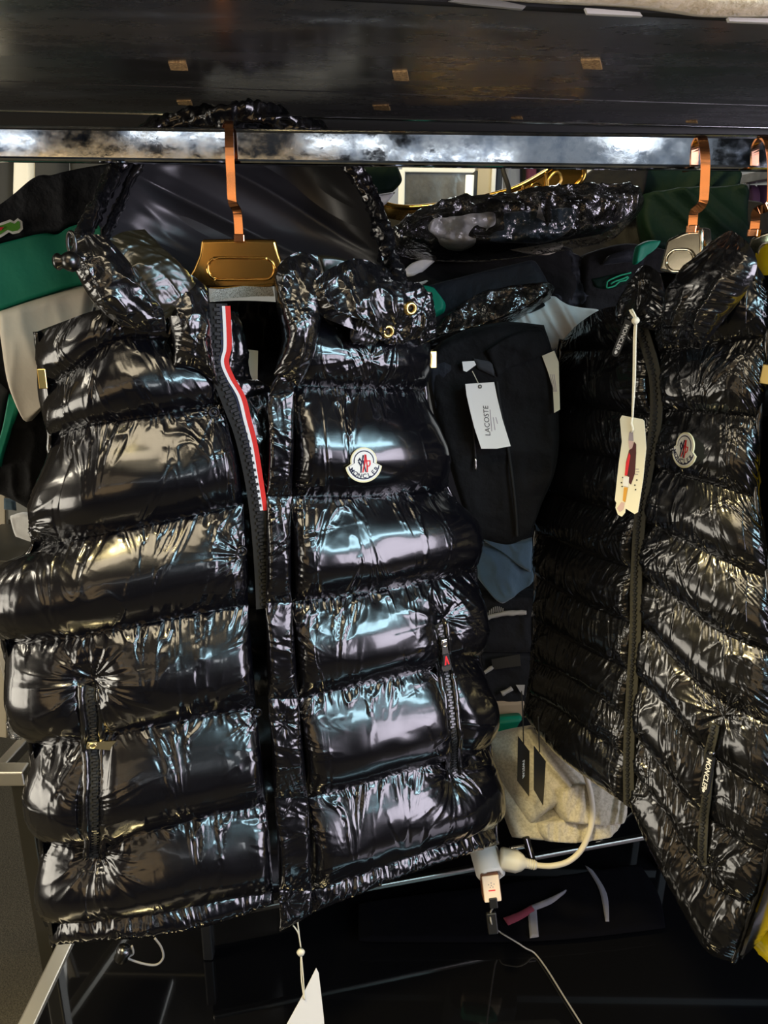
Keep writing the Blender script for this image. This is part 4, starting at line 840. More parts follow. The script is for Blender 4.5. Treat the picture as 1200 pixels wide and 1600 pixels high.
# ------------------------------------------------------------------ green and white jacket beside the hood
GJ = Plane(590, 290, 1.2, 0, 0)
gj = thing('green_jacket', 'dark green jacket with a white hem poking out right of the hood', 'jacket', GJ.at(np.array(590.), np.array(330.)))
cloth('sleeve', GJ, [[(480, 235), (560, 245), (620, 258)], [(500, 270), (570, 275), (628, 282)], [(520, 300), (580, 304), (614, 300)]], 'dark_green_cloth', gj, 41, A=.02, fold=(.006, .05))
cloth('cuff', GJ, [[(578, 304), (600, 303), (618, 300)], [(588, 326), (596, 324), (604, 318)]], 'white_cloth', gj, 43, A=.01, fold=(.001, .03), off=lambda u, v: .004 + 0 * u)
# ------------------------------------------------------------------ pile of clothes between the vests
st = thing('pile_stand', 'black board stand under the pile of folded clothes', 'stand', (.25, 1.5, 0))
for z in (.56, .9, 1.235): rbox('board', (.42, 1.53, z - .012), (.62, 0, 0), (0, .30, 0), (0, 0, .010), 'black_board', st, .002)
rbox('back_board', (.42, 1.82, .66), (.62, 0, 0), (0, .010, 0), (0, 0, .62), 'black_board', st, .002)
for x in (-.19, 1.03): rbox('side_board', (x, 1.53, .615), (.012, 0, 0), (0, .30, 0), (0, 0, .615), 'black_board', st, .002)
PK = Plane(860, 430, 1.42, 0, 12)
tag(cloth('dark_pile_cloth', PK, [[(560, 345), (800, 330), (1000, 300), (1200, 330)], [(560, 440), (800, 440), (1000, 420), (1200, 420)], [(580, 545), (800, 545), (1000, 560), (1200, 560)]], 'black_cloth', None, 51, A=.06, fold=(.015, .09), dx=.006), 'large black garment heaped at the back of the clothes pile', 'garment')
D1 = Plane(820, 350, 1.14, -4, 25)
pb = thing('bagged_jacket', 'black jacket with a white panel in a clear bag on top of the pile', 'jacket', D1.at(np.array(800.), np.array(390.)))
cloth('folded_body', D1, [[(645, 356), (760, 326), (975, 312)], [(618, 374), (780, 352), (996, 322)], [(640, 384), (770, 386), (955, 356)]], 'black_cloth', pb, 53, A=.022, fold=(.012, .05), dx=.004)
cloth('white_panel', D1, [[(676, 346), (730, 340), (774, 337)], [(668, 364), (730, 362), (774, 356)], [(700, 386), (725, 388), (752, 372)]], 'white_cloth', pb, 55, A=.012, fold=(.006, .03), dx=.003, off=lambda u, v: .016 + 0 * u)
cloth('slate_panel', D1, [[(776, 336), (850, 330), (900, 326)], [(776, 356), (850, 352), (905, 340)], [(756, 376), (850, 378), (890, 360)]], 'slate_cloth', pb, 57, A=.008, fold=(.006, .03), dx=.003, off=lambda u, v: .016 + 0 * u)
cloth('clear_bag', D1, [[(640, 344), (760, 315), (986, 301)], [(604, 376), (790, 350), (1005, 322)], [(622, 390), (770, 398), (966, 366)]], 'poly_film', pb, 59, A=.032, fold=(.012, .022), dx=.003)
sheet_plate('bag_label', [D1.at(np.array(float(a)), np.array(float(b)), .03) for a, b in [(843, 318), (848, 334), (852, 346), (838, 340)]][::-1], D1.n, .0006, 'grey_cloth', pb)
D2 = Plane(740, 425, 1.2, 0, 15)
bj = thing('folded_jacket', 'black folded jacket with white trim under the bagged jacket', 'jacket', D2.at(np.array(740.), np.array(470.)))
cloth('folded_body', D2, [[(598, 386), (750, 388), (892, 390)], [(598, 428), (760, 428), (900, 436)], [(600, 470), (760, 474), (890, 482)]], 'black_cloth', bj, 61, A=.03, fold=(.02, .07), dirn=70)
cloth('white_trim', D2, [[(630, 424), (646, 410), (680, 400)], [(632, 430), (650, 420), (682, 403)], [(638, 432), (656, 428), (680, 407)]], 'white_cloth', bj, 63, A=.008, fold=(.003, .02), dx=.002, off=lambda u, v: .038 + 0 * u)
cloth('white_piping', D2, [[(644, 445), (672, 435)], [(646, 450), (673, 440)]], 'white_cloth', bj, 64, A=.004, fold=(.001, .02), dx=.002, off=lambda u, v: .036 + 0 * u)
cloth('grey_hem', D2, [[(785, 386), (840, 375), (880, 376)], [(800, 392), (850, 392), (880, 384)], [(830, 396), (856, 398), (876, 390)]], 'cream_cloth', bj, 65, A=.006, fold=(.003, .03), dx=.003, off=lambda u, v: .034 + 0 * u)
D3 = Plane(750, 485, 1.10, -12, 20)
nj = thing('folded_tracksuit', 'navy tracksuit with a green cuff in a clear bag mid-pile', 'tracksuit', D3.at(np.array(750.), np.array(530.)))
cloth('folded_body', D3, [[(640, 462), (740, 434), (838, 412)], [(652, 500), (760, 470), (856, 442)], [(668, 528), (790, 498), (862, 470)]], 'navy_cloth', nj, 67, A=.026, fold=(.005, .08), dirn=60)
cloth('ribbed_hem', D3, [[(700, 494), (770, 470), (836, 452)], [(684, 512), (780, 484), (846, 464)], [(668, 530), (790, 500), (852, 478)]], 'black_cloth', nj, 69, A=.012, fold=(.006, .011), dx=.0025, off=lambda u, v: .022 + 0 * u, dirn=-20)
cloth('green_cuff', D3, [[(643, 456), (662, 448), (680, 452)], [(652, 476), (675, 470), (696, 474)], [(664, 496), (680, 496), (694, 488)]], 'green_cloth', nj, 71, A=.012, fold=(.001, .03), dx=.003, off=lambda u, v: .028 + 0 * u)
cloth('clear_bag', D3, [[(750, 462), (830, 446), (868, 450)], [(700, 496), (800, 478), (852, 470)], [(664, 540), (740, 522), (806, 496)]], 'poly_film', nj, 73, A=.02, fold=(.006, .03), dx=.003, off=lambda u, v: .034 + 0 * u)
cloth('clear_bag', D3, [[(664, 528), (740, 508), (806, 486)], [(668, 548), (740, 530), (800, 500)]], 'puffer_crinkle', nj, 74, A=.006, fold=(.003, .02), dx=.003, off=lambda u, v: .028 + 0 * u)
D4 = Plane(865, 505, 1.09, 0, 12)
tag(cloth('crumpled_tee', D4, [[(786, 512), (838, 470), (860, 463), (880, 476), (936, 486)], [(796, 516), (850, 496), (890, 494), (928, 498)], [(832, 518), (866, 520), (912, 512)], [(848, 536), (868, 538), (890, 522)], [(852, 546), (862, 548), (874, 536)]], 'white_cloth', None, 75, A=.018, fold=(.016, .04), dx=.0025, dirn=30), 'crumpled white tee spilling from the pile beside the slim vest', 'tee')
D5 = Plane(880, 435, 1.2, 0, 10)
tag(cloth('ruched_garment', D5, [[(838, 410), (876, 392), (912, 406)], [(846, 440), (888, 436), (918, 448)], [(858, 474), (890, 482), (918, 474)]], 'navy_cloth', None, 77, A=.022, fold=(.012, .014), dx=.003), 'small black ruched garment right of the navy tracksuit', 'garment')
D6 = Plane(965, 440, 1.2, 0, 12)
cg = thing('black_shirt', 'black folded top with a dark green reptile emblem near the slim vest', 'top', D6.at(np.array(960.), np.array(500.)))
cloth('folded_body', D6, [[(902, 402), (970, 384), (1040, 396)], [(900, 440), (970, 436), (1030, 440)], [(905, 520), (960, 520), (1020, 510)]], 'black_cloth', cg, 79, A=.03, fold=(.01, .06), dirn=75)
cloth('emblem_field', D6, [[(920, 436), (955, 428), (988, 426)], [(928, 450), (955, 454), (984, 442)]], 'dark_green_cloth', cg, 81, A=.006, fold=(.001, .02), dx=.003, off=lambda u, v: .030 + 0 * u)
tube('emblem', [D6.at(np.array(float(a)), np.array(float(b)), .041) for a, b in [(948, 450), (949, 440), (960, 434), (970, 430), (978, 428), (986, 426)]], .0012, 'croc_line', cg, 6); tube('emblem', [D6.at(np.array(float(a)), np.array(float(b)), .041) for a, b in [(948, 450), (960, 447), (968, 440), (978, 438), (982, 432), (972, 436), (960, 440), (954, 444)]], .0012, 'croc_line', cg, 6)
tag(cloth('navy_cap', Plane(975, 405, 1.17, 0, 20), [[(945, 404), (980, 392), (1010, 398)], [(940, 414), (980, 410), (1004, 414)]], 'navy_cloth', None, 82, A=.014, fold=(.003, .05), dx=.003), 'dark navy cap brim lying above the green emblem', 'cap')
D7 = Plane(1060, 330, 1.32, -6, 8)
tag(cloth('green_sweater', D7, [[(1000, 305), (1060, 298), (1165, 290)], [(996, 345), (1070, 345), (1165, 345)], [(1006, 392), (1080, 396), (1165, 386)]], 'dark_green_cloth', None, 83, A=.035, fold=(.03, .08), dx=.004, dirn=50), 'dark green folded sweater behind the right copper hook', 'sweater')
tag(cloth('green_sweater', Plane(1020, 290, 1.4, 0, 5), [[(930, 296), (985, 262), (1060, 258), (1150, 272)], [(940, 320), (1000, 300), (1060, 296), (1150, 300)], [(950, 335), (1010, 325), (1070, 322), (1150, 330)]], 'dark_green_cloth', None, 85, A=.035, fold=(.03, .08), dx=.004, dirn=-40), 'dark green sweater heaped highest, just under the rail', 'sweater')
tag(cloth('black_jacket', Plane(930, 285, 1.36, 0, 5), [[(935, 258), (970, 252), (1010, 256)], [(884, 296), (950, 290), (1005, 292)], [(880, 315), (950, 315), (1000, 312)]], 'black_cloth', None, 87, A=.03, fold=(.012, .06), dx=.005), 'black jacket heaped left of the dark green sweaters', 'jacket')
tag(cloth('green_shirt', Plane(1008, 395, 1.12, 0, 5), [[(994, 384), (1012, 376), (1032, 376)], [(990, 402), (1006, 396), (1024, 388)], [(990, 414), (996, 412), (1004, 402)]], 'green_cloth', None, 89, A=.01, fold=(.002, .03), dx=.003), 'bright green shirt corner left of the champagne hanger', 'shirt')
# gold hanger lying behind the bagged jacket
GH = Plane(780, 300, 1.24, -8, 0)
gh = thing('gold_hanger', 'dark gold hanger lying across the top of the pile', 'hanger', GH.at(np.array(760.), np.array(320.)))
G = lambda L, o_=0.0: [GH.at(np.array(float(a)), np.array(float(b)), o_) for a, b in L]
sheet_plate('arm', G([(560, 300), (600, 318), (640, 324), (700, 318), (770, 304), (810, 292), (850, 270), (868, 256), (905, 256), (912, 270), (908, 282), (890, 296), (850, 306), (790, 316), (700, 340), (640, 348), (600, 340), (560, 324)])[::-1], GH.n, .006, 'dark_gold', gh)
tube('edge_rim', G([(560, 300), (600, 318), (640, 324), (700, 318), (770, 304), (810, 292), (850, 270), (868, 256)], .006), .004, 'dark_gold', gh, 8)
tube('edge_rim', G([(912, 258), (913, 272), (907, 284), (888, 298), (850, 308), (800, 316)], .006), .004, 'dark_gold', gh, 8)
for x, y0, y1 in ((853, 266, 306), (817, 288, 314)): bar('rib', G([(x, y0)], .008)[0], G([(x, y1)], .008)[0], .004, .006, 'dark_gold', gh)
tube('pocket_ring', G([(824, 300), (832, 288), (842, 286), (846, 296), (838, 304), (826, 304), (824, 300)], .007), .002, 'dark_gold', gh, 8, cyc=True); tube('pocket_ring', G([(856, 282), (866, 270), (874, 270), (877, 282), (868, 294), (857, 296), (856, 282)], .007), .002, 'brass', gh, 8, cyc=True)
tag(tube('hanging_cable', [GH.at(np.array(float(a)), np.array(float(b)), .03) for a, b in [(784, 240), (786, 266), (792, 284), (795, 296), (793, 306), (788, 313)]], .0035, 'cord_black'), 'short black cable dangling under the rail by the gold hanger', 'cable')
# black track top hanging in the middle, with its tags
D8 = Plane(770, 650, 1.03, -3, 2)
tt = thing('black_track_jacket', 'matt black track top draped between the two puffer vests', 'jacket', D8.at(np.array(785.), np.array(845.)))
cloth('body', D8, [[(688, 534), (730, 515), (790, 503), (850, 508)], [(668, 566), (770, 552), (866, 566)], [(676, 640), (775, 640), (872, 650)], [(700, 720), (790, 722), (868, 722)], [(722, 790), (790, 792), (842, 790)], [(742, 836), (790, 848), (824, 834)]], 'black_cloth', tt, 91, A=.03, fold=(.007, .07), dx=.004)
cloth('shoulder_panel', D8, [[(668, 568), (690, 560), (716, 566)], [(672, 600), (690, 600), (706, 606)], [(680, 640), (688, 640), (694, 640)]], 'navy_cloth', tt, 93, A=.008, fold=(.003, .03), dx=.004, off=lambda u, v: .018 + 0 * u)
cloth('collar', D8, [[(756, 548), (800, 520), (846, 512)], [(762, 560), (806, 540), (856, 548)], [(776, 590), (790, 578), (800, 572)]], 'black_cloth', tt, 94, A=.012, fold=(.004, .03), dx=.003, off=lambda u, v: .026 + 0 * u)
cloth('mesh_panel', D8, [[(740, 560), (772, 566)], [(746, 576), (776, 590)]], 'charcoal_cloth', tt, 95, A=.003, fold=(.001, .008), dx=.003, off=lambda u, v: .032 + 0 * u)
tube('front_zip', [D8.at(np.array(float(a)), np.array(float(b)), .036) for a, b in [(776, 596), (782, 640), (792, 690), (800, 745), (806, 800), (808, 838)]], .0022, 'zip_tape', tt, 6)
sheet_plate('neck_label', [D8.at(np.array(float(a)), np.array(float(b)), .036) for a, b in [(722, 565), (741, 564), (744, 570), (729, 581), (724, 579)]][::-1], D8.n, .0006, 'card_white', tt)
tube('drawstring', [D8.at(np.array(float(a)), np.array(float(b)), .038) for a, b in [(733, 600), (738, 650), (741, 690), (743, 716)]], .0018, 'cord_black', tt, 6); tube('cord_tip', [D8.at(np.array(float(a)), np.array(float(b)), .038) for a, b in [(743, 716), (743.5, 735)]], .0019, 'nickel', tt, 6)
D9 = Plane(762, 650, .975, -6, 6)
q9 = lambda L, o_=0: [D9.at(np.array(float(a)), np.array(float(b)), o_) for a, b in L]
lt = thing('swing_tag', 'white swing tag with upright black print on the black track top', 'tag', q9([(775, 700)])[0])
sheet_plate('card', q9([(727, 600), (772, 597), (777, 622), (785, 655), (798, 697), (776, 701), (752, 701), (741, 668), (734, 640), (729, 618)])[::-1], D9.n, .0006, 'card_white', lt)
a, b = q9([(761, 677), (758, 640)], .0008); xd = (b - a) / np.linalg.norm(b - a); yd = np.cross(D9.n, xd)
lettering('LACOSTE', q9([(761, 658)], .0008)[0], xd, yd, .0092, 'ink_black', lt, shear=.15)
for dx_, l0, l1 in ((8, 640, 674), (13, 652, 672), (17, 652, 662)): sheet_plate('print_line', q9([(761 + dx_ - 4, l0), (762.2 + dx_ - 4, l0), (765 + dx_ - 4, l1), (763.8 + dx_ - 4, l1)], .0007)[::-1], D9.n, .0001, 'ink_grey', lt)
lathe('eyelet', q9([(750, 604)], .0007)[0], D9.n, [(.0012, 0), (.0012, .0006), (.0024, .0006), (.0026, 0)], 'gunmetal', lt, 12)
tube('string', q9([(750, 604)], .001) + [D8.at(np.array(float(a)), np.array(float(b)), .04) for a, b in [(744, 592), (738, 580)]], .0006, 'string_cream', lt, 5)
D10 = Plane(862, 600, .99, -25, 0)
t2 = thing('swing_tag', 'narrow cream swing tag half hidden beside the slim black vest', 'tag', D10.at(np.array(866.), np.array(645.)))
sheet_plate('card', [D10.at(np.array(float(a)), np.array(float(b)), 0) for a, b in [(847, 556), (866, 548), (873, 566), (875, 640), (866, 645), (864, 606), (856, 580)]][::-1], D10.n, .0006, 'card_cream', t2)
for k in range(3): sheet_plate('print_line', [D10.at(np.array(float(a)), np.array(float(b)), .0007) for a, b in [(859 + k * 3, 585), (860 + k * 3, 585), (866 + k * 2, 612), (865 + k * 2, 612)]][::-1], D10.n, .0001, 'ink_grey', t2)
# blue-grey shirts and black garments below
D11 = Plane(785, 885, 1.16, 0, 10)
bg = thing('blue_grey_shirt', 'crumpled blue-grey shirt below the black track top', 'shirt', D11.at(np.array(785.), np.array(935.)))
cloth('body', D11, [[(738, 846), (790, 850), (834, 842)], [(740, 880), (785, 880), (834, 882)], [(746, 902), (785, 912), (832, 905)], [(772, 934), (786, 940), (806, 922)]], 'blue_grey_cloth', bg, 97, A=.022, fold=(.008, .04), dx=.003)
cloth('sleeve', D11, [[(748, 832), (800, 846), (836, 838)], [(758, 846), (796, 856), (830, 860)], [(790, 862), (806, 880), (828, 894)]], 'blue_grey_cloth', bg, 98, A=.012, fold=(.006, .03), dx=.003, off=lambda u, v: .018 + 0 * u)
for i, (y0, y1, lb) in enumerate([(925, 1010, 'black sweatshirt with a twisted grey cord below the blue-grey shirt'), (1012, 1092, 'black folded sweatshirt with pale cord ends above the cardboard strip')]):
    pl = Plane(785, (y0 + y1) / 2, 1.17 - i * .01, 0, 8)
    g1 = thing('folded_sweatshirt', lb, 'sweatshirt', pl.at(np.array(785.), np.array(float(y1))))
    cloth('folded_body', pl, [[(720, y0), (785, y0 - 4), (850, y0)], [(722, (y0 + y1) / 2), (785, (y0 + y1) / 2), (850, (y0 + y1) / 2)], [(726, y1), (785, y1 + 4), (850, y1)]], 'black_cloth', g1, 99 + i, A=.03, fold=(.006, .05))
    Lc = [(742, 978), (760, 966), (790, 959), (822, 957)] if i == 0 else [(755, 1052), (762, 1048), (770, 1042)]
    tube('twisted_cord', [pl.at(np.array(float(a)), np.array(float(b)), .04) for a, b in Lc], .004 if i == 0 else .003, 'rope_grey', g1, 8, None, .5, 7)
    if i == 0:
        for k in range(9): p = pl.at(np.array(762. + k * 3), np.array(957. - k * .8 - 6 * math.sin(k / 8 * 3.1)), .036); bar('cord_fringe', p, p - UP * .010, .0012, .0012, 'rope_grey', g1, bevel=0)
    else:
        tube('twisted_cord', [pl.at(np.array(float(a)), np.array(float(b)), .04) for a, b in [(784, 1084), (792, 1080), (800, 1075)]], .004, 'rope_grey', g1, 8, None, .5, 8)
        sheet_plate('care_label', [pl.at(np.array(float(a)), np.array(float(b)), .04) for a, b in [(768, 1030), (812, 1022), (814, 1040), (770, 1046)]][::-1], pl.n, .001, 'frame_dark', g1)
        sheet_plate('size_mark', [pl.at(np.array(float(a)), np.array(float(b)), .04) for a, b in [(806, 1070), (820, 1070), (818, 1086), (812, 1080)]][::-1], pl.n, .001, 'rope_grey', g1)
pl = Plane(785, 1108, 1.13, 0, 0); o = cloth('cardboard_strip', pl, [[(748, 1094), (820, 1090)], [(748, 1122), (822, 1116)]], 'wood_beige', None, 102, A=.012, fold=(.0005, .05), dx=.004, edge=.05); tag(o, 'tan cardboard strip under the black sweatshirts', 'cardboard')
pl = Plane(780, 1130, 1.10, 0, 0); o = cloth('folded_green_tee', pl, [[(748, 1124), (800, 1119), (816, 1119)], [(748, 1144), (790, 1139), (808, 1130)]], 'green_cloth', None, 103, A=.012, fold=(.002, .03), dx=.003); tag(o, 'thin green folded tee on top of the grey sweatpants', 'tee')
# grey sweatpants on the lower glass shelf
D12 = Plane(860, 1220, 1.0, 4, 35)
gp = thing('grey_sweatpants', 'folded marled grey sweatpants with ribbed cuffs on the lower shelf', 'sweatpants', D12.at(np.array(880.), np.array(1312.)))
cloth('top_leg', D12, [[(752, 1150), (800, 1138), (860, 1128)], [(764, 1190), (840, 1176), (920, 1190)], [(790, 1236), (850, 1215), (950, 1236)], [(826, 1290), (880, 1255), (980, 1262)]], 'grey_jersey', gp, 105, A=.026, fold=(.014, .045), dx=.003, dirn=40)
cloth('lower_leg', D12, [[(756, 1160), (790, 1170), (830, 1200)], [(768, 1220), (810, 1240), (860, 1260)], [(790, 1280), (840, 1290), (900, 1290)], [(800, 1308), (850, 1312), (920, 1308)]], 'grey_jersey', gp, 107, A=.022, fold=(.014, .04), dx=.003, dirn=40, off=lambda u, v: -.02 + 0 * u)
cloth('ribbed_cuff', D12, [[(862, 1236), (910, 1222), (962, 1238)], [(866, 1262), (920, 1250), (976, 1262)], [(880, 1284), (930, 1290), (970, 1286)]], 'grey_jersey', gp, 109, A=.022, fold=(.007, .014), dx=.0022, dirn=-15, off=lambda u, v: .016 + 0 * u)
cloth('ribbed_cuff', D12, [[(836, 1284), (890, 1276), (968, 1270)], [(840, 1300), (900, 1300), (966, 1290)], [(852, 1314), (900, 1316), (950, 1306)]], 'grey_jersey', gp, 110, A=.02, fold=(.007, .014), dx=.0022, dirn=-5, off=lambda u, v: .004 + 0 * u)
# black swing tags on cords
for (L, cord, lb, txt) in [([(809, 1150), (826.5, 1173), (826, 1244), (808, 1220)], [(818, 1163), (817, 1120), (815, 1080)], 'black swing tag with white slanted lettering over the grey sweatpants', 1), ([(834, 1165), (852, 1189), (848, 1258), (834, 1234)], [(843, 1175), (842, 1150), (841, 1120)], 'plain black swing tag with a tan edge over the grey sweatpants', 0)]:
    pl = Plane(L[0][0], L[0][1], .90, 52, 0)
    t_ = thing('swing_tag', lb, 'tag', pl.at(np.array(L[2][0] * 1.), np.array(L[2][1] * 1.)))
    P = [pl.at(np.array(float(a)), np.array(float(b)), 0) for a, b in L]
    sheet_plate('card', P[::-1], pl.n, .0006, 'card_black', t_)
    bar('card_edge', P[1], P[2], .0010, .0022, 'card_edge', t_, bevel=0)
    tube('cord', [pl.at(np.array(float(a)), np.array(float(b)), .001) for a, b in cord], .0009, 'cord_black', t_, 5)
    if txt:
        a, b = [pl.at(np.array(float(x)), np.array(float(y)), .0008) for x, y in ((818, 1183), (818, 1219))]; xd = (b - a) / np.linalg.norm(b - a); yd = np.cross(pl.n, xd)
        lettering('FWSTAR', (a + b) / 2, xd, yd, .0085, 'ink_white', t_, shear=.3, weight=.0002)
# ------------------------------------------------------------------ lower glass shelf with chrome frame
ZL = .545
cz = lambda x, y, z=ZL: atZ(np.array(float(x)), np.array(float(y)), z)
a, b = cz(300, 1434), cz(1010, 1304); dirx = (b - a) / np.linalg.norm(b - a); perp = np.array([-dirx[1], dirx[0], 0])
ls = thing('glass_shelf', 'low black glass shelf with a chrome front edge under the sweatpants', 'shelf', (a + b) / 2)
a0 = a + dirx * .02; b0 = b + dirx * .06
sheet_plate('glass_top', [a0, b0, b0 + perp * .13, a0 + perp * .13], -UP, .008, 'black_glass', ls)
bar('front_edge', a0 - UP * .004, b0 - UP * .004, .010, .010, 'frame_steel', ls)
bar('side_edge', cz(934, 1312), cz(934, 1312) + (cz(990, 1264) - cz(934, 1312)) * 1.6, .014, .012, 'chrome_clean', ls)
for p in (a0 + perp * .02, b0 + perp * .02, a0 + perp * .11, b0 + perp * .11): bar('shelf_leg', p - UP * .01, (p[0], p[1], .4405), .016, .016, 'black_board', ls)
# ------------------------------------------------------------------ black glass table in front
ZT = .44
c1, c2 = cz(100, 1480, ZT), cz(40, 1606, ZT)
dd = (c2 - c1) / np.linalg.norm(c2 - c1)
tb_ = thing('glass_table', 'black glass table with a chrome left edge at the bottom of the picture', 'table', (c1 + c2) / 2)
cb = c1 - dd * .26; q = [cb, c1 + dd * .55, c1 + dd * .55 + np.array([1.75, 0, 0]), cb + np.array([1.75, 0, 0])]
sheet_plate('glass_top', q, -UP, .010, 'black_glass', tb_)
bar('left_edge', cb - UP * .006, c1 + dd * .55 - UP * .006, .026, .020, 'edge_steel', tb_)
bar('back_edge', q[0] + np.array([.02, .004, -.006]), q[3] + np.array([0, .004, -.006]), .012, .012, 'frame_dark', tb_)
for p in (q[0] + np.array([.03, -.03, 0]), q[1] + np.array([.03, .03, 0]), q[2] + np.array([-.03, .03, 0]), q[3] + np.array([-.03, -.03, 0])): bar('table_leg', p - UP * .012, (p[0], p[1], 0), .03, .03, 'chrome_clean', tb_)
# ------------------------------------------------------------------ steel stand at the far left
p = atY(np.array(48.), np.array(1300.), 1.0); zb = atY(np.array(20.), np.array(1206.), 1.0)[2]
sf_ = thing('steel_stand', 'grey steel stand with a tray corner at the left edge', 'stand', (p[0] - .1, 1.05, 0))
bar('post', (p[0], 1.0, 0), (p[0], 1.0, zb), .026, .026, 'frame_dark', sf_, bevel=.003)
bar('front_rail', (p[0] + .012, .995, zb), (p[0] - .5, .985, zb - .004), .026, .026, 'edge_steel', sf_)
bar('side_rail', (p[0] - .035, 1.0, zb), (p[0] + .02, 1.28, zb + .03), .018, .02, 'edge_steel', sf_)
bar('back_post', atY(np.array(2.), np.array(985.), 1.2), atY(np.array(44.), np.array(1150.), 1.2), .03, .02, 'edge_steel', sf_)
rbox('upper_tray', (-.60, 1.27, atY(np.array(40.), np.array(852.), 1.25)[2] - .008), (.12, 0, 0), (0, .09, 0), (0, 0, .008), 'frame_dark', sf_)
bar('far_post', atY(np.array(3.), np.array(770.), 1.4), atY(np.array(6.), np.array(1150.), 1.4), .014, .02, 'post_beige', sf_)
bar('post', (p[0] - .5, 1.0, 0), (p[0] - .5, 1.0, zb), .026, .026, 'frame_dark', sf_)
pw = Plane(32, 1125, 1.02, 10, 10)
tag(cloth('plastic_wrap', pw, [[(18, 1100), (32, 1094), (48, 1100)], [(14, 1124), (34, 1122), (52, 1126)], [(20, 1148), (34, 1150), (50, 1146)]], 'poly_film', None, 201, A=.015, fold=(.012, .012), dx=.002), 'crumpled clear plastic wrap on the grey steel stand', 'plastic wrap')
# ------------------------------------------------------------------ socket, plugs, cables
E = Plane(770, 1350, .93, 0, 25)
e_ = lambda L, o_=0: [E.at(np.array(float(a)), np.array(float(b)), o_) for a, b in L]
so = thing('socket_block', 'white six-sided socket block at the corner of the hooded vest', 'socket', e_([(764, 1375)])[0])
c = e_([(763, 1352)])[0]
ax = np.array([.16, -.86, -.30]); ax /= np.linalg.norm(ax)
lathe('housing', c, ax, [(0, -.030), (.020, -.030), (.0225, -.026), (.0225, .014), (.0205, .018), (.017, .018), (.0165, .010), (0, .010)], 'plastic_white', so, 6)
lathe('socket_ring', c + ax * .010, ax, [(.0165, 0), (.0165, .007), (.0140, .007), (.0135, .001), (0, .001)], 'plastic_white', so, 28)
pg = thing('mains_plug', 'ivory mains plug with a thick ivory cable curving to the right', 'plug', e_([(810, 1350)])[0])
A_, B_ = e_([(781, 1341), (838, 1352)], .008); d = (B_ - A_) / np.linalg.norm(B_ - A_); L = np.linalg.norm(B_ - A_)
lathe('plug_body', A_, d, [(0, 0), (.015, 0), (.0165, .003), (.0165, L * .45), (.012, L * .62), (.0075, L * .70), (.0062, L * 1.0), (.0045, L * 1.02), (0, L * 1.02)], 'plastic_ivory', pg, 8)
for k in range(4): lathe('strain_relief', A_ + d * L * (.76 + k * .06), d, [(.0062, -.0008), (.0072, -.0006), (.0072, .0006), (.0062, .0008)], 'plastic_ivory', pg, 14)
tube('cable', [B_] + e_([(862, 1353), (888, 1346), (908, 1328), (921, 1300), (926, 1270), (923, 1240), (916, 1214), (905, 1190), (890, 1150)], .02), .0042, 'cable_ivory', pg, 12, 90)
ch = thing('usb_charger', 'peach and brown phone charger plugged into the white socket', 'charger', e_([(768, 1408)])[0])
cc = e_([(768, 1388)], .030)[0]; up_ = (e_([(765, 1366)])[0] - e_([(770, 1408)])[0]); up_ /= np.linalg.norm(up_); sd_ = np.cross(up_, E.n); sd_ /= np.linalg.norm(sd_); fn = np.cross(sd_, up_); fn = fn if fn @ E.n > 0 else -fn
rbox('body', cc - fn * .012, sd_ * .0135, up_ * .0195, fn * .013, 'plastic_brown', ch, .004, 3)
rbox('face_plate', cc + fn * .001 + sd_ * 0, sd_ * .0125, up_ * .0185, fn * .002, 'plastic_peach', ch, .0018, 3)
for (x, y) in ((0, .0085), (-.004, .0065), (.004, .0065), (0, .005), (-.002, .0025), (.002, .0025)): rbox('printed_dot', cc + fn * .0031 + sd_ * x + up_ * y, sd_ * .0008, up_ * .0008, fn * .0001, 'ink_grey', ch, 0)
rbox('printed_line', cc + fn * .0031 - up_ * .002, sd_ * .005, up_ * .0008, fn * .0001, 'ink_red', ch, 0)
uc = thing('usb_cable', 'thin grey charging cable trailing down from the phone charger', 'cable', e_([(790, 1460)])[0])
pA = cc + fn * .002 - up_ * .0165
rbox('plug', pA - up_ * .003, sd_ * .006, up_ * .0075, fn * .003, 'plastic_black', uc, .0015)
rbox('plug_sleeve', e_([(769, 1442)], .024)[0], sd_ * .0075, up_ * .015, fn * .004, 'plastic_black', uc, .002)
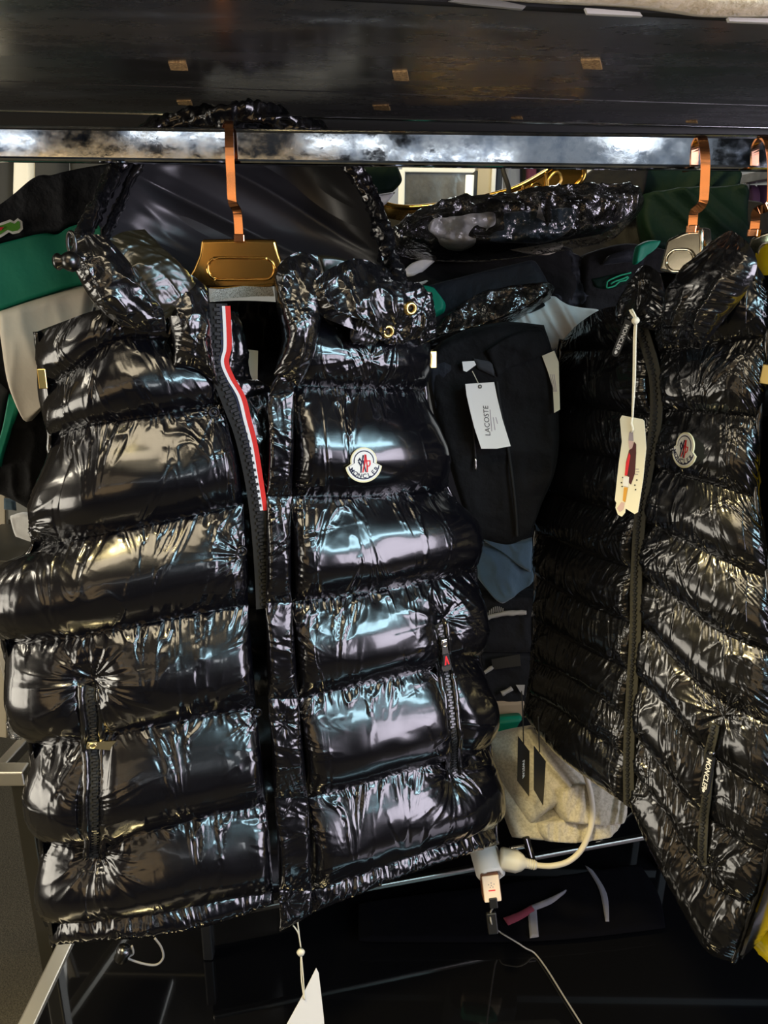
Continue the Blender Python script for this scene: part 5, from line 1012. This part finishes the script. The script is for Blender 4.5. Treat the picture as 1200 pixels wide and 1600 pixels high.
tube('wire', [pA - up_ * .008] + e_([(766, 1428), (769, 1445)], .024) + [cz(778, 1454, ZT + .035), cz(790, 1462, ZT + .030), cz(810, 1474, ZT + .024), cz(822, 1482, ZT + .016)] + [cz(x, y, ZT + .004) for x, y in ((836, 1490), (855, 1515), (880, 1555), (912, 1606), (930, 1640))], .0013, 'cord_grey', uc, 7, 110)
pc = e_([(816, 1326)], -.02)[0]
cl_ = thing('shelf_clip', 'small black clip with a chrome pin on the glass shelf edge', 'clip', pc)
tube('pin', e_([(796, 1326), (824, 1322)], -.015), .0032, 'chrome_clean', cl_, 10, 8); bar('clip_body', e_([(821, 1306)], -.005)[0], e_([(832, 1346)], -.005)[0], .010, .010, 'black_glass', cl_, bevel=.003)
# dark cloth and strips added to stand for reflections in the black glass
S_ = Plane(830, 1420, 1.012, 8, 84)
ut = thing('striped_reflection', 'pale stripes reflected in the black glass, added as dark striped cloth', 'trousers', S_.at(np.array(880.), np.array(1490.)))
cloth('dark_backing', S_, [[(560, 1412), (800, 1380), (1000, 1350)], [(560, 1440), (820, 1420), (1030, 1400)], [(560, 1470), (840, 1470), (1040, 1450)]], 'reflection_dark', ut, 211, A=.006, fold=(.003, .05))
cloth('stripe', S_, [[(824, 1420), (838, 1416)], [(828, 1466), (842, 1464)]], 'reflection_pale', ut, 213, A=.003, fold=(.001, .02), dx=.003, off=lambda u, v: .008 + 0 * u)
cloth('stripe', S_, [[(914, 1352), (926, 1360)], [(936, 1390), (948, 1396)], [(946, 1440), (952, 1440)]], 'reflection_pale', ut, 215, A=.003, fold=(.001, .02), dx=.003, off=lambda u, v: .008 + 0 * u)
sc_ = thing('red_white_reflection', 'thin red and white scarf mirrored in the black glass, added as cloth strips', 'reflection', S_.at(np.array(840.), np.array(1430.)))  # strips added for a red and white reflection in the glass
cloth('white_part', S_, [[(826, 1416), (860, 1402), (886, 1390)], [(832, 1424), (862, 1412), (884, 1394)]], 'reflection_pale', sc_, 217, A=.004, fold=(.001, .02), dx=.003, off=lambda u, v: .010 + 0 * u)
cloth('red_part', S_, [[(786, 1434), (808, 1426), (832, 1413)], [(794, 1446), (812, 1438), (836, 1424)]], 'reflection_red', sc_, 219, A=.004, fold=(.001, .02), dx=.003, off=lambda u, v: .010 + 0 * u)
